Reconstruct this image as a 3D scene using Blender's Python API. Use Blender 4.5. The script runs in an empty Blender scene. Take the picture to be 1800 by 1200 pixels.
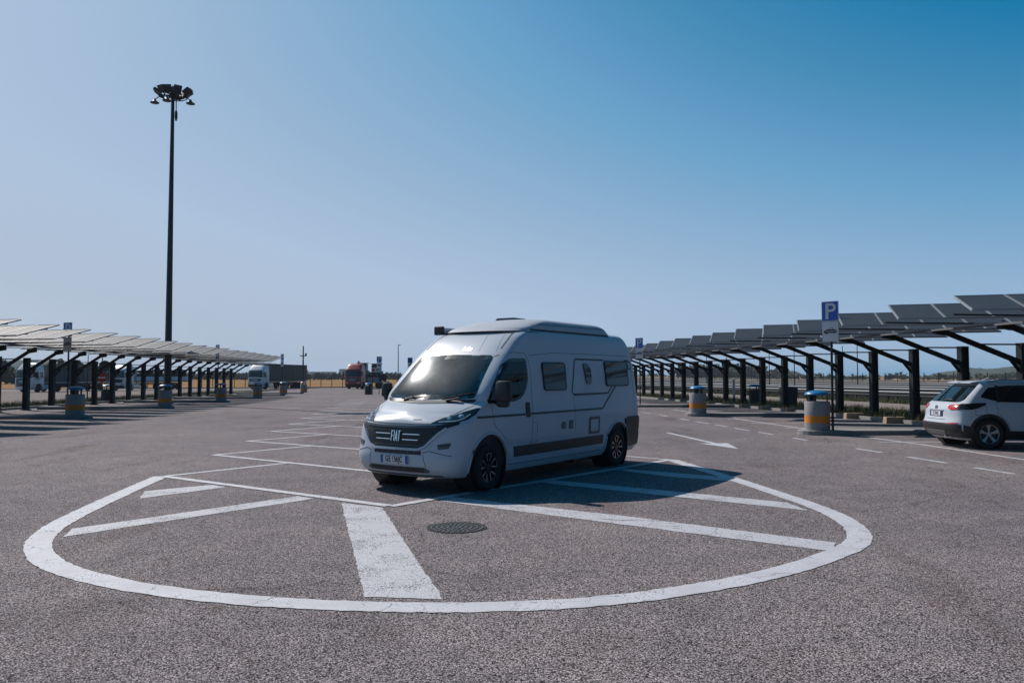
import bpy, bmesh, math, random
from mathutils import Vector, Matrix
R = math.radians
random.seed(7)
C = bpy.context.scene.collection

# ------------------------------------------------------------------ camera, sky, sun, exposure
cam_d = bpy.data.cameras.new("camera"); cam = bpy.data.objects.new("camera", cam_d); C.objects.link(cam)
cam_d.sensor_width = 36.0; cam_d.lens = 28.0
cam_d.clip_start = 0.05; cam_d.clip_end = 20000
cam.location = (0, 0, 1.68); cam.rotation_euler = (R(90) + math.atan(60 / 1400.0), 0, 0)
bpy.context.scene.camera = cam

SUN_AZ, SUN_EL = -45.0, 43.0          # azimuth clockwise from +Y
world = bpy.data.worlds.new("World"); bpy.context.scene.world = world
world.use_nodes = True
wn, wl = world.node_tree.nodes, world.node_tree.links
bg = wn["Background"]
sky = wn.new("ShaderNodeTexSky"); sky.sky_type = 'NISHITA'; sky.sun_disc = False
sky.sun_elevation = R(SUN_EL); sky.sun_rotation = R(SUN_AZ)
sky.air_density = 1.0; sky.dust_density = 0.8; sky.ozone_density = 1.6; sky.altitude = 50
# the photograph's colour grade, applied to the sky by its own brightness (pale haze towards the sun, deep teal away from it)
bw = wn.new("ShaderNodeRGBToBW"); wl.new(sky.outputs[0], bw.inputs[0])
ml = wn.new("ShaderNodeMath"); ml.operation = 'MULTIPLY'; ml.inputs[1].default_value = 0.055; wl.new(bw.outputs[0], ml.inputs[0])
rp = wn.new("ShaderNodeValToRGB"); wl.new(ml.outputs[0], rp.inputs["Fac"]); cr = rp.color_ramp
def s2l(c): return tuple(((v / 255) / 12.92 if v / 255 <= 0.04045 else ((v / 255 + 0.055) / 1.055) ** 2.4) for v in c)
SKY = [(0.05, (0, 62, 98)), (0.135, (0, 119, 169)), (0.20, (104, 161, 202)), (0.25, (138, 175, 208)), (0.31, (159, 186, 215)), (0.38, (174, 195, 221)), (0.50, (178, 194, 214)), (1.0, (225, 232, 240))]
while len(cr.elements) < len(SKY): cr.elements.new(0.5)
for e, (p_, c_) in zip(cr.elements, SKY): e.position = p_; e.color = (*s2l(c_), 1)
for e, (p_, c_) in zip(cr.elements, SKY): e.position = p_; e.color = (*s2l(c_), 1)
vm = wn.new("ShaderNodeVectorMath"); vm.operation = 'SCALE'; vm.inputs["Scale"].default_value = 10.0
# added dimming and teal tint of unseen sky opposite the sun, to deepen shade
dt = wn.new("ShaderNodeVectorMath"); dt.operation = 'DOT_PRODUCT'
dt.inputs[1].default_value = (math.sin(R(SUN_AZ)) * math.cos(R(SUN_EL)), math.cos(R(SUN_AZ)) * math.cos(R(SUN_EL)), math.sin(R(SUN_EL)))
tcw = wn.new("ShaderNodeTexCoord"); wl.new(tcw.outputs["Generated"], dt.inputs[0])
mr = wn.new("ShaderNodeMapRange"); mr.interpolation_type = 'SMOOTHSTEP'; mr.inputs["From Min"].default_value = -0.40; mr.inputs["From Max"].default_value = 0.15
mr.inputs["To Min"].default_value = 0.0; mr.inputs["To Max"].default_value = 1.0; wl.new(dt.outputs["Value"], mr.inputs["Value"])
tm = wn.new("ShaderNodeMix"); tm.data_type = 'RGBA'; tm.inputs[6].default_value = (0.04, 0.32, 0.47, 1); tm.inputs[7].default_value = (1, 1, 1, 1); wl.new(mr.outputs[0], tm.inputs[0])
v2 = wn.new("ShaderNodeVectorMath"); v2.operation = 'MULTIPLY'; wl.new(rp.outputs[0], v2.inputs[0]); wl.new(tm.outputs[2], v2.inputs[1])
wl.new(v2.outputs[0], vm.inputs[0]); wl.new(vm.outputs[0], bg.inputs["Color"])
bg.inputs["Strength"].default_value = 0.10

sd = bpy.data.lights.new("sun", 'SUN'); sd.energy = 4.9; sd.angle = R(0.53); sd.color = (1.0, 0.93, 0.87)
so = bpy.data.objects.new("sun", sd); C.objects.link(so)
_sv = Vector((math.sin(R(SUN_AZ)) * math.cos(R(SUN_EL)), math.cos(R(SUN_AZ)) * math.cos(R(SUN_EL)), math.sin(R(SUN_EL))))
so.rotation_euler = _sv.to_track_quat('Z', 'Y').to_euler(); so.location = _sv * 60
vs = bpy.context.scene.view_settings
vs.view_transform = 'Standard'; vs.look = 'None'; vs.exposure = 0.0; vs.gamma = 1.0; vs.use_curve_mapping = False

# ------------------------------------------------------------------ materials
MATS = {}
def mat(name, col, rough=0.6, metal=0.0, noise=0.0, scale=6.0, bump=0.0, bscale=40.0, spec=0.5, coat=0.0, dirt=0.0, dirtcol=(0.06, 0.05, 0.04)):
    if name in MATS: return MATS[name]
    m = bpy.data.materials.new(name); m.use_nodes = True
    n, l = m.node_tree.nodes, m.node_tree.links
    p = n["Principled BSDF"]
    p.inputs["Roughness"].default_value = rough; p.inputs["Metallic"].default_value = metal
    p.inputs["Specular IOR Level"].default_value = spec
    p.inputs["Coat Weight"].default_value = coat; p.inputs["Coat Roughness"].default_value = 0.06
    tc = n.new("ShaderNodeTexCoord")
    c4 = (*col, 1)
    out = None
    nz = n.new("ShaderNodeTexNoise"); nz.inputs["Scale"].default_value = scale; nz.inputs["Detail"].default_value = 6
    l.new(tc.outputs["Object"], nz.inputs["Vector"])
    mx = n.new("ShaderNodeMix"); mx.data_type = 'RGBA'
    k = max(noise, 0.03)
    mx.inputs[6].default_value = (*[c * (1 - k) for c in col], 1); mx.inputs[7].default_value = (*[min(1, c * (1 + k)) for c in col], 1)
    l.new(nz.outputs["Fac"], mx.inputs[0]); out = mx.outputs[2]
    if dirt > 0:
        n2 = n.new("ShaderNodeTexNoise"); n2.inputs["Scale"].default_value = scale * 0.7; n2.inputs["Detail"].default_value = 9; n2.inputs["Roughness"].default_value = 0.7
        l.new(tc.outputs["Object"], n2.inputs["Vector"])
        rp = n.new("ShaderNodeValToRGB"); rp.color_ramp.elements[0].position = 0.48; rp.color_ramp.elements[1].position = 0.75
        rp.color_ramp.elements[1].color = (dirt, dirt, dirt, 1)
        l.new(n2.outputs["Fac"], rp.inputs["Fac"])
        m2 = n.new("ShaderNodeMix"); m2.data_type = 'RGBA'; m2.inputs[7].default_value = (*dirtcol, 1)
        l.new(rp.outputs[0], m2.inputs[0]); l.new(out, m2.inputs[6]); out = m2.outputs[2]
    l.new(out, p.inputs["Base Color"])
    if bump > 0:
        nb = n.new("ShaderNodeTexNoise"); nb.inputs["Scale"].default_value = bscale; nb.inputs["Detail"].default_value = 4
        l.new(tc.outputs["Object"], nb.inputs["Vector"])
        b = n.new("ShaderNodeBump"); b.inputs["Strength"].default_value = bump; b.inputs["Distance"].default_value = 0.01
        l.new(nb.outputs["Fac"], b.inputs["Height"]); l.new(b.outputs[0], p.inputs["Normal"])
    MATS[name] = m
    return m

def asphalt_mat():
    m = bpy.data.materials.new("asphalt"); m.use_nodes = True
    n, l = m.node_tree.nodes, m.node_tree.links; p = n["Principled BSDF"]
    p.inputs["Roughness"].default_value = 0.9; p.inputs["Specular IOR Level"].default_value = 0.08
    tc = n.new("ShaderNodeTexCoord")
    def noise(scale, det=4, ro=0.6):
        q = n.new("ShaderNodeTexNoise"); q.inputs["Scale"].default_value = scale; q.inputs["Detail"].default_value = det; q.inputs["Roughness"].default_value = ro
        l.new(tc.outputs["Object"], q.inputs["Vector"]); return q.outputs["Fac"]
    def ramp(src, a, b, ca, cb):
        r = n.new("ShaderNodeValToRGB"); r.color_ramp.elements[0].position = a; r.color_ramp.elements[1].position = b
        r.color_ramp.elements[0].color = (*ca, 1); r.color_ramp.elements[1].color = (*cb, 1); l.new(src, r.inputs["Fac"]); return r.outputs[0]
    def mul(a, b):
        x = n.new("ShaderNodeMix"); x.data_type = 'RGBA'; x.blend_type = 'MULTIPLY'; x.inputs[0].default_value = 1
        l.new(a, x.inputs[6]); l.new(b, x.inputs[7]); return x.outputs[2]
    vo = n.new("ShaderNodeTexVoronoi"); vo.inputs["Scale"].default_value = 100; vo.inputs["Randomness"].default_value = 1.0
    l.new(tc.outputs["Object"], vo.inputs["Vector"])
    sep = n.new("ShaderNodeSeparateColor"); l.new(vo.outputs["Color"], sep.inputs[0])
    # stones: each aggregate grain with its own tone, dark binder between the grains
    r = n.new("ShaderNodeValToRGB"); cr = r.color_ramp
    cr.elements[0].position = 0.0; cr.elements[0].color = (0.15, 0.13, 0.134, 1)
    cr.elements[1].position = 1.0; cr.elements[1].color = (0.64, 0.575, 0.59, 1)
    e = cr.elements.new(0.55); e.color = (0.335, 0.298, 0.304, 1)
    l.new(sep.outputs[0], r.inputs["Fac"])
    binder = ramp(vo.outputs["Distance"], 0.30, 0.72, (1, 1, 1), (0.10, 0.095, 0.095))
    col = mul(r.outputs[0], binder)
    big = ramp(noise(0.16, 5), 0.33, 0.68, (0.80, 0.80, 0.82), (1.12, 1.09, 1.06)); col = mul(col, big)
    mid = ramp(noise(1.3, 6, 0.65), 0.3, 0.7, (0.84, 0.85, 0.86), (1.12, 1.1, 1.09)); col = mul(col, mid)
    # oil and rubber stains drawn out along the lane
    mp = n.new("ShaderNodeMapping"); mp.inputs["Scale"].default_value = (0.55, 0.16, 1); mp.inputs["Rotation"].default_value = (0, 0, R(-35))
    l.new(tc.outputs["Object"], mp.inputs["Vector"])
    q = n.new("ShaderNodeTexNoise"); q.inputs["Scale"].default_value = 1.5; q.inputs["Detail"].default_value = 7; q.inputs["Roughness"].default_value = 0.62
    l.new(mp.outputs[0], q.inputs["Vector"])
    col = mul(col, ramp(q.outputs["Fac"], 0.56, 0.74, (1, 1, 1), (0.66, 0.60, 0.56)))
    # hairline cracks
    v2 = n.new("ShaderNodeTexVoronoi"); v2.feature = 'DISTANCE_TO_EDGE'; v2.inputs["Scale"].default_value = 0.23
    wv = n.new("ShaderNodeTexNoise"); wv.inputs["Scale"].default_value = 1.1; wv.inputs["Detail"].default_value = 6; l.new(tc.outputs["Object"], wv.inputs["Vector"])
    va = n.new("ShaderNodeVectorMath"); va.operation = 'MULTIPLY_ADD'; va.inputs[1].default_value = (1.3, 1.3, 0)
    l.new(wv.outputs["Color"], va.inputs[0]); l.new(tc.outputs["Object"], va.inputs[2]); l.new(va.outputs[0], v2.inputs["Vector"])
    col = mul(col, ramp(v2.outputs["Distance"], 0.0, 0.004, (0.62, 0.58, 0.56), (1, 1, 1)))
    l.new(col, p.inputs["Base Color"])
    b = n.new("ShaderNodeBump"); b.inputs["Strength"].default_value = 0.45; b.inputs["Distance"].default_value = 0.004; b.invert = True
    l.new(vo.outputs["Distance"], b.inputs["Height"]); l.new(b.outputs[0], p.inputs["Normal"])
    return m

def paint_mat(name, thr, colr=(0.52, 0.515, 0.545)):
    """road paint worn through to the asphalt in small specks"""
    m = bpy.data.materials.new(name); m.use_nodes = True
    n, l = m.node_tree.nodes, m.node_tree.links; p = n["Principled BSDF"]
    p.inputs["Roughness"].default_value = 0.75
    tc = n.new("ShaderNodeTexCoord")
    a = n.new("ShaderNodeTexNoise"); a.inputs["Scale"].default_value = 75; a.inputs["Detail"].default_value = 5; a.inputs["Roughness"].default_value = 0.7
    b = n.new("ShaderNodeTexNoise"); b.inputs["Scale"].default_value = 2.4; b.inputs["Detail"].default_value = 5
    l.new(tc.outputs["Object"], a.inputs["Vector"]); l.new(tc.outputs["Object"], b.inputs["Vector"])
    ad = n.new("ShaderNodeMath"); ad.operation = 'MULTIPLY_ADD'; ad.inputs[1].default_value = 0.38
    l.new(b.outputs["Fac"], ad.inputs[0]); l.new(a.outputs["Fac"], ad.inputs[2])
    r = n.new("ShaderNodeValToRGB"); r.color_ramp.elements[0].position = min(thr, 0.97); r.color_ramp.elements[1].position = min(thr + 0.035, 0.999)
    l.new(ad.outputs[0], r.inputs["Fac"])
    dc = n.new("ShaderNodeValToRGB"); dc.color_ramp.elements[0].position = 0.35; dc.color_ramp.elements[1].position = 0.6
    dc.color_ramp.elements[0].color = (colr[0] * 0.82, colr[1] * 0.81, colr[2] * 0.81, 1); dc.color_ramp.elements[1].color = (*colr, 1)
    l.new(b.outputs["Fac"], dc.inputs["Fac"]); l.new(dc.outputs[0], p.inputs["Base Color"])
    # fine crazing of the paint film
    v2 = n.new("ShaderNodeTexVoronoi"); v2.feature = 'DISTANCE_TO_EDGE'; v2.inputs["Scale"].default_value = 2.3
    wv = n.new("ShaderNodeTexNoise"); wv.inputs["Scale"].default_value = 5; wv.inputs["Detail"].default_value = 6; l.new(tc.outputs["Object"], wv.inputs["Vector"])
    va = n.new("ShaderNodeVectorMath"); va.operation = 'MULTIPLY_ADD'; va.inputs[1].default_value = (0.35, 0.35, 0)
    l.new(wv.outputs["Color"], va.inputs[0]); l.new(tc.outputs["Object"], va.inputs[2]); l.new(va.outputs[0], v2.inputs["Vector"])
    ck = n.new("ShaderNodeMath"); ck.operation = 'LESS_THAN'; ck.inputs[1].default_value = 0.006; l.new(v2.outputs["Distance"], ck.inputs[0])
    cs = n.new("ShaderNodeMath"); cs.operation = 'MULTIPLY'; cs.inputs[1].default_value = 0.55; l.new(ck.outputs[0], cs.inputs[0])
    mxx = n.new("ShaderNodeMath"); mxx.operation = 'MAXIMUM'; l.new(r.outputs[0], mxx.inputs[0]); l.new(cs.outputs[0], mxx.inputs[1])
    t = n.new("ShaderNodeBsdfTransparent"); mx = n.new("ShaderNodeMixShader")
    l.new(mxx.outputs[0], mx.inputs[0]); l.new(p.outputs[0], mx.inputs[1]); l.new(t.outputs[0], mx.inputs[2])
    l.new(mx.outputs[0], n["Material Output"].inputs[0])
    bp = n.new("ShaderNodeBump"); bp.inputs["Strength"].default_value = 0.3; bp.inputs["Distance"].default_value = 0.004
    l.new(a.outputs["Fac"], bp.inputs["Height"]); l.new(bp.outputs[0], p.inputs["Normal"])
    return m

def glass_mat(name, tint=(0.55, 0.68, 0.70), rough=0.02, haze=0.0):
    m = bpy.data.materials.new(name); m.use_nodes = True
    n, l = m.node_tree.nodes, m.node_tree.links
    t = n.new("ShaderNodeBsdfTransparent"); t.inputs[0].default_value = (*tint, 1)
    g = n.new("ShaderNodeBsdfGlossy"); g.inputs["Roughness"].default_value = rough
    f = n.new("ShaderNodeFresnel"); f.inputs["IOR"].default_value = 1.55
    a = n.new("ShaderNodeMixShader"); l.new(f.outputs[0], a.inputs[0]); l.new(t.outputs[0], a.inputs[1]); l.new(g.outputs[0], a.inputs[2])
    o = a.outputs[0]
    if haze > 0:      # a film of road dust: scatters the sun a little around its mirror direction
        tc = n.new("ShaderNodeTexCoord"); q = n.new("ShaderNodeTexNoise"); q.inputs["Scale"].default_value = 3; q.inputs["Detail"].default_value = 9; q.inputs["Roughness"].default_value = 0.7
        l.new(tc.outputs["Object"], q.inputs["Vector"])
        for rg, wt in ((0.10, haze), (0.22, haze * 0.25)):
            g2 = n.new("ShaderNodeBsdfGlossy"); g2.inputs["Roughness"].default_value = rg; g2.inputs[0].default_value = (0.86, 0.93, 0.96, 1)
            mt = n.new("ShaderNodeMath"); mt.operation = 'MULTIPLY'; mt.inputs[1].default_value = wt * 2; l.new(q.outputs["Fac"], mt.inputs[0])
            b = n.new("ShaderNodeMixShader"); l.new(mt.outputs[0], b.inputs[0]); l.new(o, b.inputs[1]); l.new(g2.outputs[0], b.inputs[2]); o = b.outputs[0]
    l.new(o, n["Material Output"].inputs[0])
    return m

def ground_mat(name, cols, scale, bump=0.0):
    m = bpy.data.materials.new(name); m.use_nodes = True
    n, l = m.node_tree.nodes, m.node_tree.links; p = n["Principled BSDF"]; p.inputs["Roughness"].default_value = 0.95
    p.inputs["Specular IOR Level"].default_value = 0.0
    tc = n.new("ShaderNodeTexCoord")
    a = n.new("ShaderNodeTexNoise"); a.inputs["Scale"].default_value = scale; a.inputs["Detail"].default_value = 9; a.inputs["Roughness"].default_value = 0.65
    l.new(tc.outputs["Object"], a.inputs["Vector"])
    r = n.new("ShaderNodeValToRGB"); cr = r.color_ramp
    cr.elements[0].position = 0.3; cr.elements[0].color = (*cols[0], 1); cr.elements[1].position = 0.7; cr.elements[1].color = (*cols[-1], 1)
    for i, c in enumerate(cols[1:-1]):
        e = cr.elements.new(0.3 + 0.4 * (i + 1) / (len(cols) - 1)); e.color = (*c, 1)
    l.new(a.outputs["Fac"], r.inputs["Fac"]); l.new(r.outputs[0], p.inputs["Base Color"])
    if bump:
        b = n.new("ShaderNodeBump"); b.inputs["Strength"].default_value = bump; b.inputs["Distance"].default_value = 0.05
        l.new(a.outputs["Fac"], b.inputs["Height"]); l.new(b.outputs[0], p.inputs["Normal"])
    return m

M_ASPH = asphalt_mat()
M_PAINT = paint_mat("road_paint", 0.80)
M_WORN = paint_mat("worn_road_paint", 0.745)
M_WHITE = mat("white_paint", (0.46, 0.50, 0.55), 0.30, 0, 0.03, 3, spec=0.22, coat=0.12, dirt=0.16, dirtcol=(0.40, 0.38, 0.36))
M_POP = mat("white_roof_shell", (0.43, 0.445, 0.475), 0.45, 0, 0.02, 3, spec=0.2, dirt=0.14, dirtcol=(0.42, 0.40, 0.38))
M_BLACK = mat("black_plastic", (0.012, 0.013, 0.014), 0.5, 0, 0.15, 20)
M_GLOSSBLACK = mat("gloss_black", (0.008, 0.009, 0.01), 0.12, 0, 0.05, 5, coat=0.5)
M_DECAL = mat("black_stripe", (0.012, 0.014, 0.016), 0.4)
M_SEAM = mat("panel_gap", (0.05, 0.055, 0.06), 0.8)
M_CHROME = mat("chrome", (0.72, 0.73, 0.74), 0.15, 1.0)
M_FRAME = mat("panel_frame", (0.30, 0.31, 0.32), 0.5, 0.3, 0.06, 12)
M_ALU = mat("aluminium", (0.62, 0.63, 0.65), 0.35, 0.9, 0.06, 12)
M_TYRE = mat("tyre_rubber", (0.012, 0.012, 0.013), 0.85, 0, 0.2, 20, bump=0.2, bscale=120)
M_RIMDARK = mat("dark_rim", (0.012, 0.013, 0.015), 0.3, 0.4)
M_RIMCUT = mat("machined_rim", (0.50, 0.51, 0.53), 0.3, 0.9)
M_RIMSILVER = mat("silver_rim", (0.36, 0.38, 0.40), 0.35, 0.8)
M_LAMP = mat("lamp_lens", (0.35, 0.42, 0.46), 0.08, 0.3, coat=0.8)
M_DARKGLASS = mat("dark_glass", (0.006, 0.009, 0.010), 0.06, 0, 0.1, 2, coat=0.3)
M_WINDSCREEN = glass_mat("windscreen_glass", (0.62, 0.74, 0.75), 0.03, 0.02)
M_SIDEGLASS = glass_mat("side_glass", (0.50, 0.60, 0.62), 0.02, 0.0)
M_INT = mat("cab_interior", (0.022, 0.026, 0.028), 0.8, 0, 0.2, 8)
M_SEAT = mat("seat_fabric", (0.05, 0.055, 0.058), 0.9, 0, 0.2, 15)
M_RED = mat("red_lens", (0.45, 0.012, 0.010), 0.15, 0, coat=0.6)
M_SMOKE = mat("smoked_lens", (0.012, 0.010, 0.011), 0.1, 0, coat=0.6)
M_PLATE = mat("plate_white", (0.58, 0.6, 0.61), 0.4)
M_PLATEBLUE = mat("plate_blue", (0.01, 0.05, 0.30), 0.4)
M_SIGNBLUE = mat("sign_blue", (0.006, 0.075, 0.40), 0.35, dirt=0.15)
M_SIGNWHITE = mat("sign_white", (0.55, 0.55, 0.56), 0.45, dirt=0.15, dirtcol=(0.35, 0.33, 0.3))
M_SIGNBACK = mat("sign_back", (0.05, 0.055, 0.05), 0.6, 0.3, 0.2)
M_SIGNRED = mat("sign_red", (0.42, 0.012, 0.012), 0.4)
M_INK = mat("black_ink", (0.012, 0.012, 0.013), 0.6)
M_STEEL = mat("galvanised_steel", (0.42, 0.44, 0.46), 0.45, 0.7, 0.12, 8)
M_STEELDULL = mat("dull_steel", (0.13, 0.14, 0.15), 0.7, 0.1, 0.2, 8)
M_POST = mat("dark_blue_grey_steel", (0.008, 0.015, 0.020), 0.6, 0.0, 0.25, 4, spec=0.3, dirt=0.12, dirtcol=(0.07, 0.06, 0.05))
M_ARM = mat("dark_steel_arm", (0.010, 0.012, 0.013), 0.7, 0.0, 0.25, 5, spec=0.3)
M_PV = mat("photovoltaic_glass", (0.046, 0.053, 0.064), 0.55, 0, 0.15, 2, spec=0.08)
M_PVBACK = mat("panel_backsheet", (0.16, 0.16, 0.165), 0.7, 0, 0.1, 3)
M_CONC = mat("bin_concrete", (0.24, 0.24, 0.238), 0.9, 0, 0.22, 14, bump=0.5, bscale=60, dirt=0.5, dirtcol=(0.12, 0.12, 0.115))
M_CONCDARK = mat("dark_bin", (0.03, 0.036, 0.038), 0.8, 0, 0.2, 9)
M_BAND = mat("orange_band", (0.60, 0.19, 0.006), 0.7, 0, 0.12, 9, dirt=0.4, dirtcol=(0.30, 0.13, 0.02))
M_LID = mat("blue_lid", (0.012, 0.16, 0.36), 0.35, 0, 0.1, 6, dirt=0.2, dirtcol=(0.05, 0.12, 0.2))
M_KERB = mat("kerb_concrete", (0.24, 0.225, 0.22), 0.9, 0, 0.2, 9, bump=0.4, bscale=50, dirt=0.4, dirtcol=(0.12, 0.11, 0.105))
M_TAN = mat("tan_concrete", (0.36, 0.26, 0.17), 0.9, 0, 0.25, 11, bump=0.4, bscale=40, dirt=0.4, dirtcol=(0.14, 0.10, 0.07))
M_MAST = mat("mast_steel", (0.03, 0.04, 0.045), 0.55, 0.3, 0.2, 3)
M_IRON = mat("cast_iron", (0.018, 0.019, 0.020), 0.6, 0.3, 0.4, 30)
M_IRONWORN = mat("worn_iron", (0.17, 0.165, 0.165), 0.5, 0.2, 0.4, 40)
M_GRASSG = ground_mat("verge_soil", [(0.030, 0.034, 0.016), (0.075, 0.07, 0.034), (0.15, 0.12, 0.07)], 1.2, 0.5)
M_PATH = ground_mat("pale_path", [(0.17, 0.145, 0.135), (0.22, 0.19, 0.175), (0.27, 0.235, 0.215)], 0.9, 0.2)
M_FIELD = ground_mat("dry_field", [(0.21, 0.125, 0.062), (0.27, 0.165, 0.085), (0.32, 0.205, 0.11)], 0.08, 0.2)
M_EARTH = ground_mat("open_country", [(0.10, 0.09, 0.05), (0.20, 0.15, 0.075), (0.30, 0.22, 0.11)], 0.02)
M_ROAD = ground_mat("motorway_asphalt", [(0.016, 0.017, 0.018), (0.020, 0.021, 0.022), (0.026, 0.026, 0.027)], 0.5)
M_HILL = ground_mat("wooded_hill", [(0.02, 0.035, 0.022), (0.035, 0.055, 0.035), (0.06, 0.08, 0.045)], 0.05, 0.6)
M_LEAF = mat("far_foliage", (0.035, 0.05, 0.026), 0.9, 0, 0.5, 0.8)
M_GRASS = mat("grass_blades", (0.10, 0.10, 0.04), 0.9, 0, 0.6, 0.7)
M_TRUCKW = mat("truck_white", (0.62, 0.64, 0.66), 0.35, 0, 0.05, 2, coat=0.3)
M_TRUCKRED = mat("truck_red", (0.34, 0.012, 0.012), 0.35, 0, 0.1, 2, coat=0.3)
M_TARP = mat("dark_tarpaulin", (0.012, 0.022, 0.026), 0.6, 0, 0.2, 2)
M_TIPPER = mat("blue_grey_tipper", (0.022, 0.045, 0.062), 0.5, 0, 0.2, 2)
M_SKYBLUE = mat("pale_blue_panel", (0.30, 0.46, 0.58), 0.5, 0, 0.1, 2)
M_MACHINE = mat("dark_green_machine", (0.012, 0.018, 0.014), 0.5, 0, 0.3, 3)
M_CARGO = mat("dark_cargo", (0.025, 0.026, 0.022), 0.8, 0, 0.4, 3)
M_GREYTRIM = mat("grey_trim", (0.10, 0.105, 0.11), 0.5, 0, 0.1)

# ------------------------------------------------------------------ mesh helpers
class MB:
    """collects primitives and links them as ONE mesh object"""
    def __init__(s): s.v = []; s.f = []; s.mi = []
    def add(s, vs, fs, M=None, mi=0):
        o = len(s.v)
        s.v += [tuple(M @ Vector(p)) if M else tuple(p) for p in vs]
        s.f += [tuple(i + o for i in f) for f in fs]; s.mi += [mi] * len(fs)
        return s
    def box(s, c, d, M=None, mi=0, top=1.0):
        x, y, z = c; a, b, h = d[0] / 2, d[1] / 2, d[2] / 2
        vs = [(x - a, y - b, z - h), (x + a, y - b, z - h), (x + a, y + b, z - h), (x - a, y + b, z - h),
              (x - a * top, y - b * top, z + h), (x + a * top, y - b * top, z + h), (x + a * top, y + b * top, z + h), (x - a * top, y + b * top, z + h)]
        return s.add(vs, [(3, 2, 1, 0), (4, 5, 6, 7), (0, 1, 5, 4), (1, 2, 6, 5), (2, 3, 7, 6), (3, 0, 4, 7)], M, mi)
    def bar(s, p, q, w, h, mi=0, roll=None):
        p, q = Vector(p), Vector(q); d = (q - p); L = d.length; d.normalize()
        up = Vector((0, 0, 1)) if abs(d.z) < 0.95 else Vector((0, 1, 0))
        sd_ = d.cross(up).normalized(); up = sd_.cross(d)
        vs = []
        for e in (p, q):
            for a, b in ((-1, -1), (1, -1), (1, 1), (-1, 1)):
                vs.append(e + sd_ * (a * w / 2) + up * (b * h / 2))
        return s.add(vs, [(0, 1, 2, 3), (7, 6, 5, 4), (0, 4, 5, 1), (1, 5, 6, 2), (2, 6, 7, 3), (3, 7, 4, 0)], None, mi)
    def tube(s, pts, r, n=10, mi=0, caps=True):
        pts = [Vector(p) for p in pts]; rs = r if isinstance(r, (list, tuple)) else [r] * len(pts)
        rings = []
        for i, p in enumerate(pts):
            d = (pts[min(i + 1, len(pts) - 1)] - pts[max(i - 1, 0)]).normalized()
            up = Vector((0, 0, 1)) if abs(d.z) < 0.9 else Vector((1, 0, 0))
            a = d.cross(up).normalized(); b = a.cross(d)
            rings.append([p + (a * math.cos(t) + b * math.sin(t)) * rs[i] for t in [2 * math.pi * k / n for k in range(n)]])
        vs = [v for rg in rings for v in rg]; fs = []
        for i in range(len(pts) - 1):
            for k in range(n): fs.append((i * n + k, i * n + (k + 1) % n, (i + 1) * n + (k + 1) % n, (i + 1) * n + k))
        if caps: fs.append(tuple(range(n))[::-1]); fs.append(tuple((len(pts) - 1) * n + k for k in range(n)))
        return s.add(vs, fs, None, mi)
    def lathe(s, prof, n=24, M=None, mi=0, capA=True, capB=True):
        vs = [(r * math.cos(2 * math.pi * k / n), r * math.sin(2 * math.pi * k / n), z) for r, z in prof for k in range(n)]; fs = []
        for i in range(len(prof) - 1):
            for k in range(n): fs.append((i * n + k, i * n + (k + 1) % n, (i + 1) * n + (k + 1) % n, (i + 1) * n + k))
        if capA: fs.append(tuple(range(n))[::-1])
        if capB: fs.append(tuple((len(prof) - 1) * n + k for k in range(n)))
        return s.add(vs, fs, M, mi)
    def prism(s, poly, t, M=None, mi=0):
        """poly in local xy, extruded 0..t in z"""
        n = len(poly); vs = [(x, y, 0) for x, y in poly] + [(x, y, t) for x, y in poly]
        fs = [tuple(range(n))[::-1], tuple(range(n, 2 * n))] + [(i, (i + 1) % n, n + (i + 1) % n, n + i) for i in range(n)]
        return s.add(vs, fs, M, mi)
    def build(s, name, m, parent=None, smooth=30, bevel=0.0, off=None, loc=None, fix=True):
        me = bpy.data.meshes.new(name); bm = bmesh.new()
        o = Vector(off) if off is not None else Vector((0, 0, 0))
        bv = [bm.verts.new(Vector(p) - o) for p in s.v]
        for f, mi in zip(s.f, s.mi):
            try: fc = bm.faces.new([bv[i] for i in f]); fc.material_index = mi
            except ValueError: pass
        if fix: bmesh.ops.recalc_face_normals(bm, faces=bm.faces)
        if bevel > 0:
            es = [e for e in bm.edges if len(e.link_faces) == 2 and e.calc_face_angle(0) > R(30)]
            bmesh.ops.bevel(bm, geom=es, offset=bevel, segments=2, profile=0.5, affect='EDGES', clamp_overlap=True)
        finish(bm, me, smooth)
        return link(name, me, m, parent, loc)

def finish(bm, me, smooth=30):
    if smooth:
        for f in bm.faces: f.smooth = True
        for e in bm.edges:
            if len(e.link_faces) == 2 and e.calc_face_angle(0) > R(smooth): e.smooth = False
    bm.to_mesh(me); bm.free()

def link(name, me, m, parent=None, loc=None):
    ob = bpy.data.objects.new(name, me)
    for x in (m if isinstance(m, (list, tuple)) else [m]): me.materials.append(x)
    C.objects.link(ob)
    if parent: ob.parent = parent
    if loc is not None: ob.location = loc
    return ob

def tag(o, label=None, cat=None, group=None, kind=None):
    if label: o["label"] = label
    if cat: o["category"] = cat
    if group: o["group"] = group
    if kind: o["kind"] = kind
    return o

def thing(name, label, cat, loc=(0, 0, 0), rz=0.0, group=None):
    o = bpy.data.objects.new(name, None); C.objects.link(o); o.empty_display_size = 0.3
    o.location = loc; o.rotation_euler = (0, 0, rz)
    return tag(o, label, cat, group)

def copy_tree(o, parent=None):
    c = o.copy(); C.objects.link(c)
    if parent: c.parent = parent
    for ch in list(o.children): copy_tree(ch, c)
    return c

def dup(o, loc, rz, label):
    c = copy_tree(o); c.location = loc; c.rotation_euler = (0, 0, rz); c["label"] = label
    return c

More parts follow.
